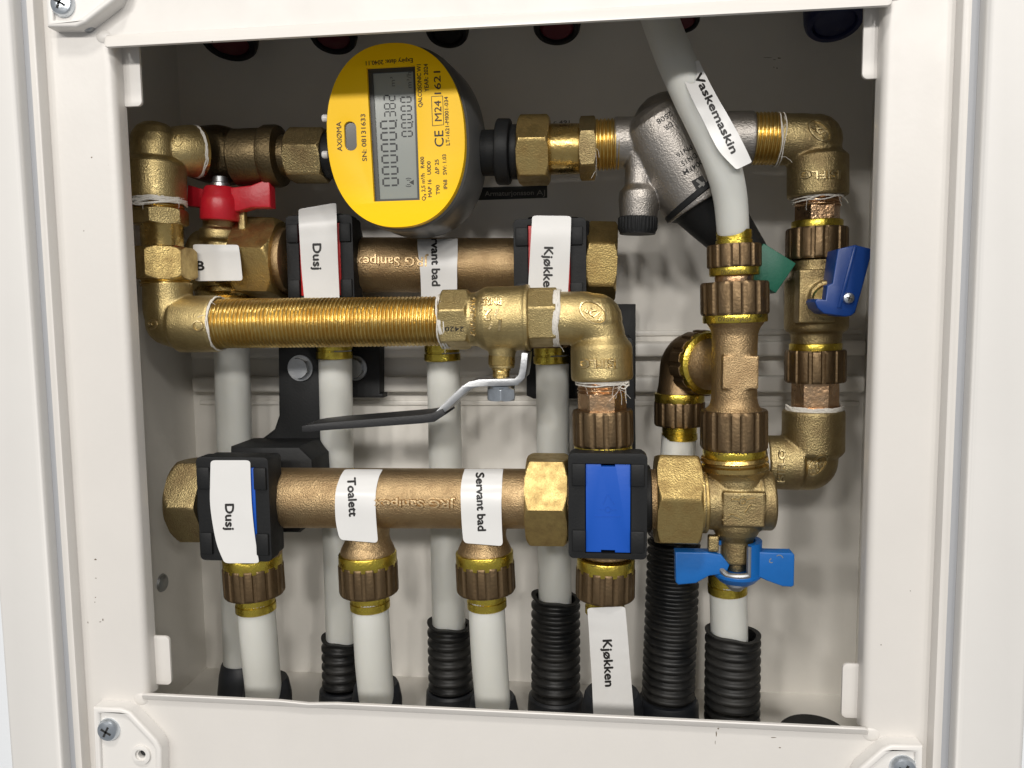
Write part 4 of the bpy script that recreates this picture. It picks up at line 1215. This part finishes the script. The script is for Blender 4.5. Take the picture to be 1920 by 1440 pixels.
# ================================================================== FAR RIGHT RISER
e5 = thing('pipe_elbow', 'shaded brass elbow at the upper right after the grey valve', 'elbow')
e5b = mk('elbow_body', cast([sweep(ppath([(1455, 262, YM, 48), (1480, 262, YM, 47), (1510, 264, YM, 48), (1527, 276, YM, 46), (1532, 296, YM, 45), (1533, 330, YM, 45)]), 40),
                             ball(pt(1528, 265, YM), 11.5),
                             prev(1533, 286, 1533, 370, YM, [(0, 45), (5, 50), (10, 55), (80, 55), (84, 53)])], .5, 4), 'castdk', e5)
tr = bvh(e5b)
mk('lettering', join(letters('ISIFLO', 1537, 328, 14, 180, tr, 76, .018, -.05, .6), letters('1/2"', 1537, 245, 11, 222, tr, 32, .018, -.05, .6), polys(ringstrokes(1537, 245, 25, 14, 42, 2.4), tr, -.05, .6)), 'castdkrelief', e5b)
mk('sealing_yarn', join(yarn(1533, 366, 1534, 377, YM, 46, 2.2, 5, 3, 51, 40, (-100, 60)), yarn(1455, 262, 1462, 262, YM, 49, 2, 3, 3, 52, 40)), 'hemp', e5)

joint(1533, 368, 1531, 487, YM, [('thread', 0, 20, 42, 'copper'), ('hex', 12, 50, 41, 'copper', 30), ('ring', 46, 66, 46), ('nut', 60, 118, 56)],
      'fluted coupling above the valve with the blue lever', group='brass couplings of the risers', name='riser_coupling', ph=2)
lv = thing('ball_valve', 'brass ball valve with dark blue lever at the far right', 'valve')
lvb = mk('valve_body', cast([prev(1531, 486, 1530, 646, YM, [(0, 44), (4, 46), (30, 47), (34, 52), (40, 57), (96, 57), (128, 57), (134, 54), (138, 46), (160, 44)]),
                             xform(box((-7.9, -5, -11.4), (7.9, 5, 11.4), .4), Matrix.Translation(pt(1528, 556, YM - 10.5))),
                             rev(pt(1552, 558, YM - 26), pt(1548, 558, YM), [(0, 7), (.1, 7.4), (1, 8)], 30)], .5, 3), 'castdk', lv)
mk('lower_ring', prev(1530, 632, 1530, 648, YM, cyl_rows(16, 43, 2)), 'brass', lv)
mk('lever', pprism([(1571, 467), (1604, 459), (1637, 467), (1616, 545), (1604, 586), (1597, 592), (1586, 594), (1545, 588), (1533, 578), (1528, 566), (1531, 560), (1548, 562), (1551, 535), (1561, 531)], 26, 40, bev=1.6, seg=3), 'bluelever', lv)
mk('lever_ridge', pprism([(1601, 462), (1608, 462), (1578, 578), (1570, 577)], 25.4, 27, bev=.5), 'bluelever', lv)
mk('lever_collar', rev(pt(1553, 562, 31), pt(1552, 561, 38), [(0, 5.6), (.15, 6.3), (1, 6.6)], 32), 'brass', lv)
q = pt(1591, 559, 25.5); phillips(q, 2.3, lv, 'chrome', .7, 20)
joint(1529, 643, 1528, 770, YM, [('ring', 0, 18, 47), ('nut', 13, 73, 55), ('hex', 70, 122, 42, 'copper', 18), ('neck', 118, 126, 43, 'copper')],
      'fluted coupling below the valve with the blue lever', group='brass couplings of the risers', name='riser_coupling', ph=0)
e6 = thing('pipe_elbow', 'shaded brass elbow at the lower right behind the butterfly valve', 'elbow')
e6b = mk('elbow_body', cast([prev(1525, 768, 1524, 856, YM, [(0, 54), (4, 56), (76, 56), (82, 52), (88, 45)]),
                             sweep(ppath([(1524, 800, YM, 44), (1524, 845, YM, 45), (1518, 868, YM, 48), (1500, 872, YM, 46), (1470, 869, YM, 46)]), 40),
                             ball(pt(1517, 868, YM), 11.3),
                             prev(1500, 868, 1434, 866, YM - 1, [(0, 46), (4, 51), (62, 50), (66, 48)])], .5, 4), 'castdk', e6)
tr = bvh(e6b)
mk('lettering', join(letters('ISIFLO', 1465, 874, 12, -88, tr, 62, .018, -.05, .6), letters('1/2"', 1533, 873, 11, -48, tr, 26, .018, -.05, .6), polys(ringstrokes(1533, 873, 23, 12, -48, 2.2), tr, -.05, .6)), 'castdkrelief', e6b)
mk('sealing_yarn', join(yarn(1526, 762, 1526, 772, YM, 49, 5, 10, 2, 61, 20), yarn(1432, 866, 1438, 866, YM, 48, 2.4, 4, 3, 62, 24)), 'hemp', e6)

# ---- washing machine pipe, in front of the grey valve
pexpipe([(1228, 10, 52, 34), (1246, 60, 48, 34), (1266, 110, 42, 35), (1296, 178, 34, 35), (1328, 246, 30, 34), (1354, 308, 30, 33), (1369, 370, 34, 31), (1375, 445, YF, 29.5)],
        'curved milky plastic pipe crossing the grey valve and carrying the Vaskemaskin label')

# ================================================================== PAPER LABELS
cylY = lambda y, yc, r, Y: Y - math.sqrt(max(0, r * r - ((y - yc) * .2345) ** 2)) - .5
paper([(560, 392, 630, 380, 66), (560, 412, 631, 402, 59.5), (562, 450, 632, 445, 58.5), (565, 500, 634, 500, 58.5), (569, 545, 636, 545, 58.5), (573, 580, 637, 580, 58.5)],
      'rear white label reading Dusj left of the yellow meter', [('Dusj', 595, 481, 15.5, 88.5, 48)], corner=8)
rr = 51 * .262
cy2 = lambda y: YR - math.sqrt(max(4, rr * rr - ((y - 498) * .262) ** 2)) - .6
paper([(782, 448, 858, 447), (782.5, 453, 858, 452), (783, 462, 858, 461), (784, 475, 858, 475), (787, 500, 857, 500), (789, 530, 857, 530), (790, 575, 857, 575)],
      'white label on the rear bronze pipe right below the meter reading Servant bad', [('Servant bad', 817, 480, 15, 89, 112)], corner=5, on=[mb])
paper([(998, 404, 1071, 405, 60), (996, 440, 1070, 441, 59), (993, 490, 1068, 492, 58.6), (990, 545, 1065, 548, 58.6), (988, 590, 1063, 592, 58.6)],
      'rear white label reading Kjøkken on the red insert clamp', [('Kjøkken', 1028, 507, 16.5, 91.5, 87)], corner=9)
paper([(395, 863, 469, 863, 18.6), (394, 900, 470, 900, 18.5), (394, 945, 472, 945, 18.4), (400, 990, 476, 990, 18.3), (408, 1025, 481, 1027, 18.2), (421, 1056, 486, 1056, 18.0)],
      'front white label reading Dusj over the left clamp', [('Dusj', 431, 969, 16, 89, 48)], corner=9)
paper([(647, 880, 718, 880), (643, 885, 715, 885), (637, 896, 710, 896), (630, 918, 705, 920), (628, 945, 704, 948), (630, 980, 706, 985), (637, 1012, 709, 1018)],
      'white label reading Toalett on the front bronze pipe', [('Toalett', 661, 932, 15.5, 87, 72)], corner=8, on=[mf])
paper([(871, 879, 944, 879), (870, 884, 943, 884), (867, 894, 942, 894), (864, 915, 941, 916), (864, 945, 940, 946), (866, 985, 941, 988), (869, 1018, 943, 1024)],
      'front white label reading Servant bad left of the brass union nut', [('Servant bad', 902, 941, 15, 88, 108)], corner=8, on=[mf])
pk = lambda y: YF + (y - 1140) * .055 - 11.0
paper([(1101, 1140, 1172, 1137, pk(1140)), (1104, 1180, 1176, 1180, pk(1180)), (1107, 1230, 1180, 1230, pk(1230)), (1110, 1280, 1184, 1280, pk(1280)), (1113, 1352, 1190, 1352, pk(1352))],
      'front white label reading Kjøkken wrapped on its pipe at the bottom', [('Kjøkken', 1141, 1243, 16.5, 87, 87)], corner=9, curl=-1.2)
paper([(1272, 130, 1310, 112, 33), (1282, 150, 1322, 138, 28.5), (1300, 190, 1344, 180, 22.5), (1318, 225, 1366, 218, 20.5), (1336, 262, 1387, 256, 20), (1352, 288, 1400, 282, 20), (1381, 318, 1410, 304, 20.5)],
      'white flag label reading Vaskemaskin on the curved pipe', [('Vaskemaskin', 1343, 212, 15, 64.5, 162)], corner=5, curl=.3)

# ---- chipped paint and specks on the sheet metal
rnd = random.Random(12)
fp = [o for o in cab.children if o.name.startswith('frame_plate')][0]
tl = [o for o in cab.children if o.name.startswith('top_lip')][0]
bl = [o for o in cab.children if o.name.startswith('bottom_lip')][0]
def flecks(spots, tree):
    out = []
    for x, y, w, h in spots:
        n = 9; out.append([(x + w * math.cos(2 * math.pi * k / n) * rnd.uniform(.5, 1.1), y + h * math.sin(2 * math.pi * k / n) * rnd.uniform(.5, 1.1)) for k in range(n)])
    return polys(out, tree, .03)
mk('paint_chip', flecks([(660, 76, 3.5, 2), (668, 78, 1.6, 1.2), (398, 78, 1.2, 2), (1140, 50, 9, 1.2), (1163, 48, 6, 1), (1600, 20, 2, 1)], bvh(tl)), 'dirt', tl)
mk('paint_chip', flecks([(748, 1318, 6, 2), (734, 1317, 4, .9), (530, 1305, 2, 1)], bvh(bl)), 'dirt', bl)
mk('wall_scuff', flecks([(1461, 109, 5, 1.2), (1452, 112, 4, .6), (1440, 108, 10, .5), (1457, 128, 1, 2.5), (1451, 126, .8, 1.5), (690, 905, 1, 1), (612, 900, 1, 1)], bvh(bk)), 'dirt', bk)
mk('dust_speck', flecks([(1343, 1375, 1.2, 7), (1347, 1366, 2.4, 1.6), (1341, 1392, .7, 4), (179, 1049, 3, 1.8), (180, 1084, 2.2, .9), (179, 1120, 1.3, 1.1), (178, 1129, 1.2, 1), (193, 1162, 1.2, 3.5), (188, 1166, 2.6, .8), (165, 1167, 1, 2), (172, 295, 1.6, 1.6), (204, 309, 1, 1.6),
                         (1660, 305, 1.4, 1.2), (1652, 1209, 1.4, 1.4), (1707, 1108, 1.2, 1), (1462, 1402, 2, 1.4), (1450, 1383, 7, 1), (1640, 1092, 1, 2), (157, 433, 1.2, 1.2)], bvh(fp)), 'dirt', fp)

finish()
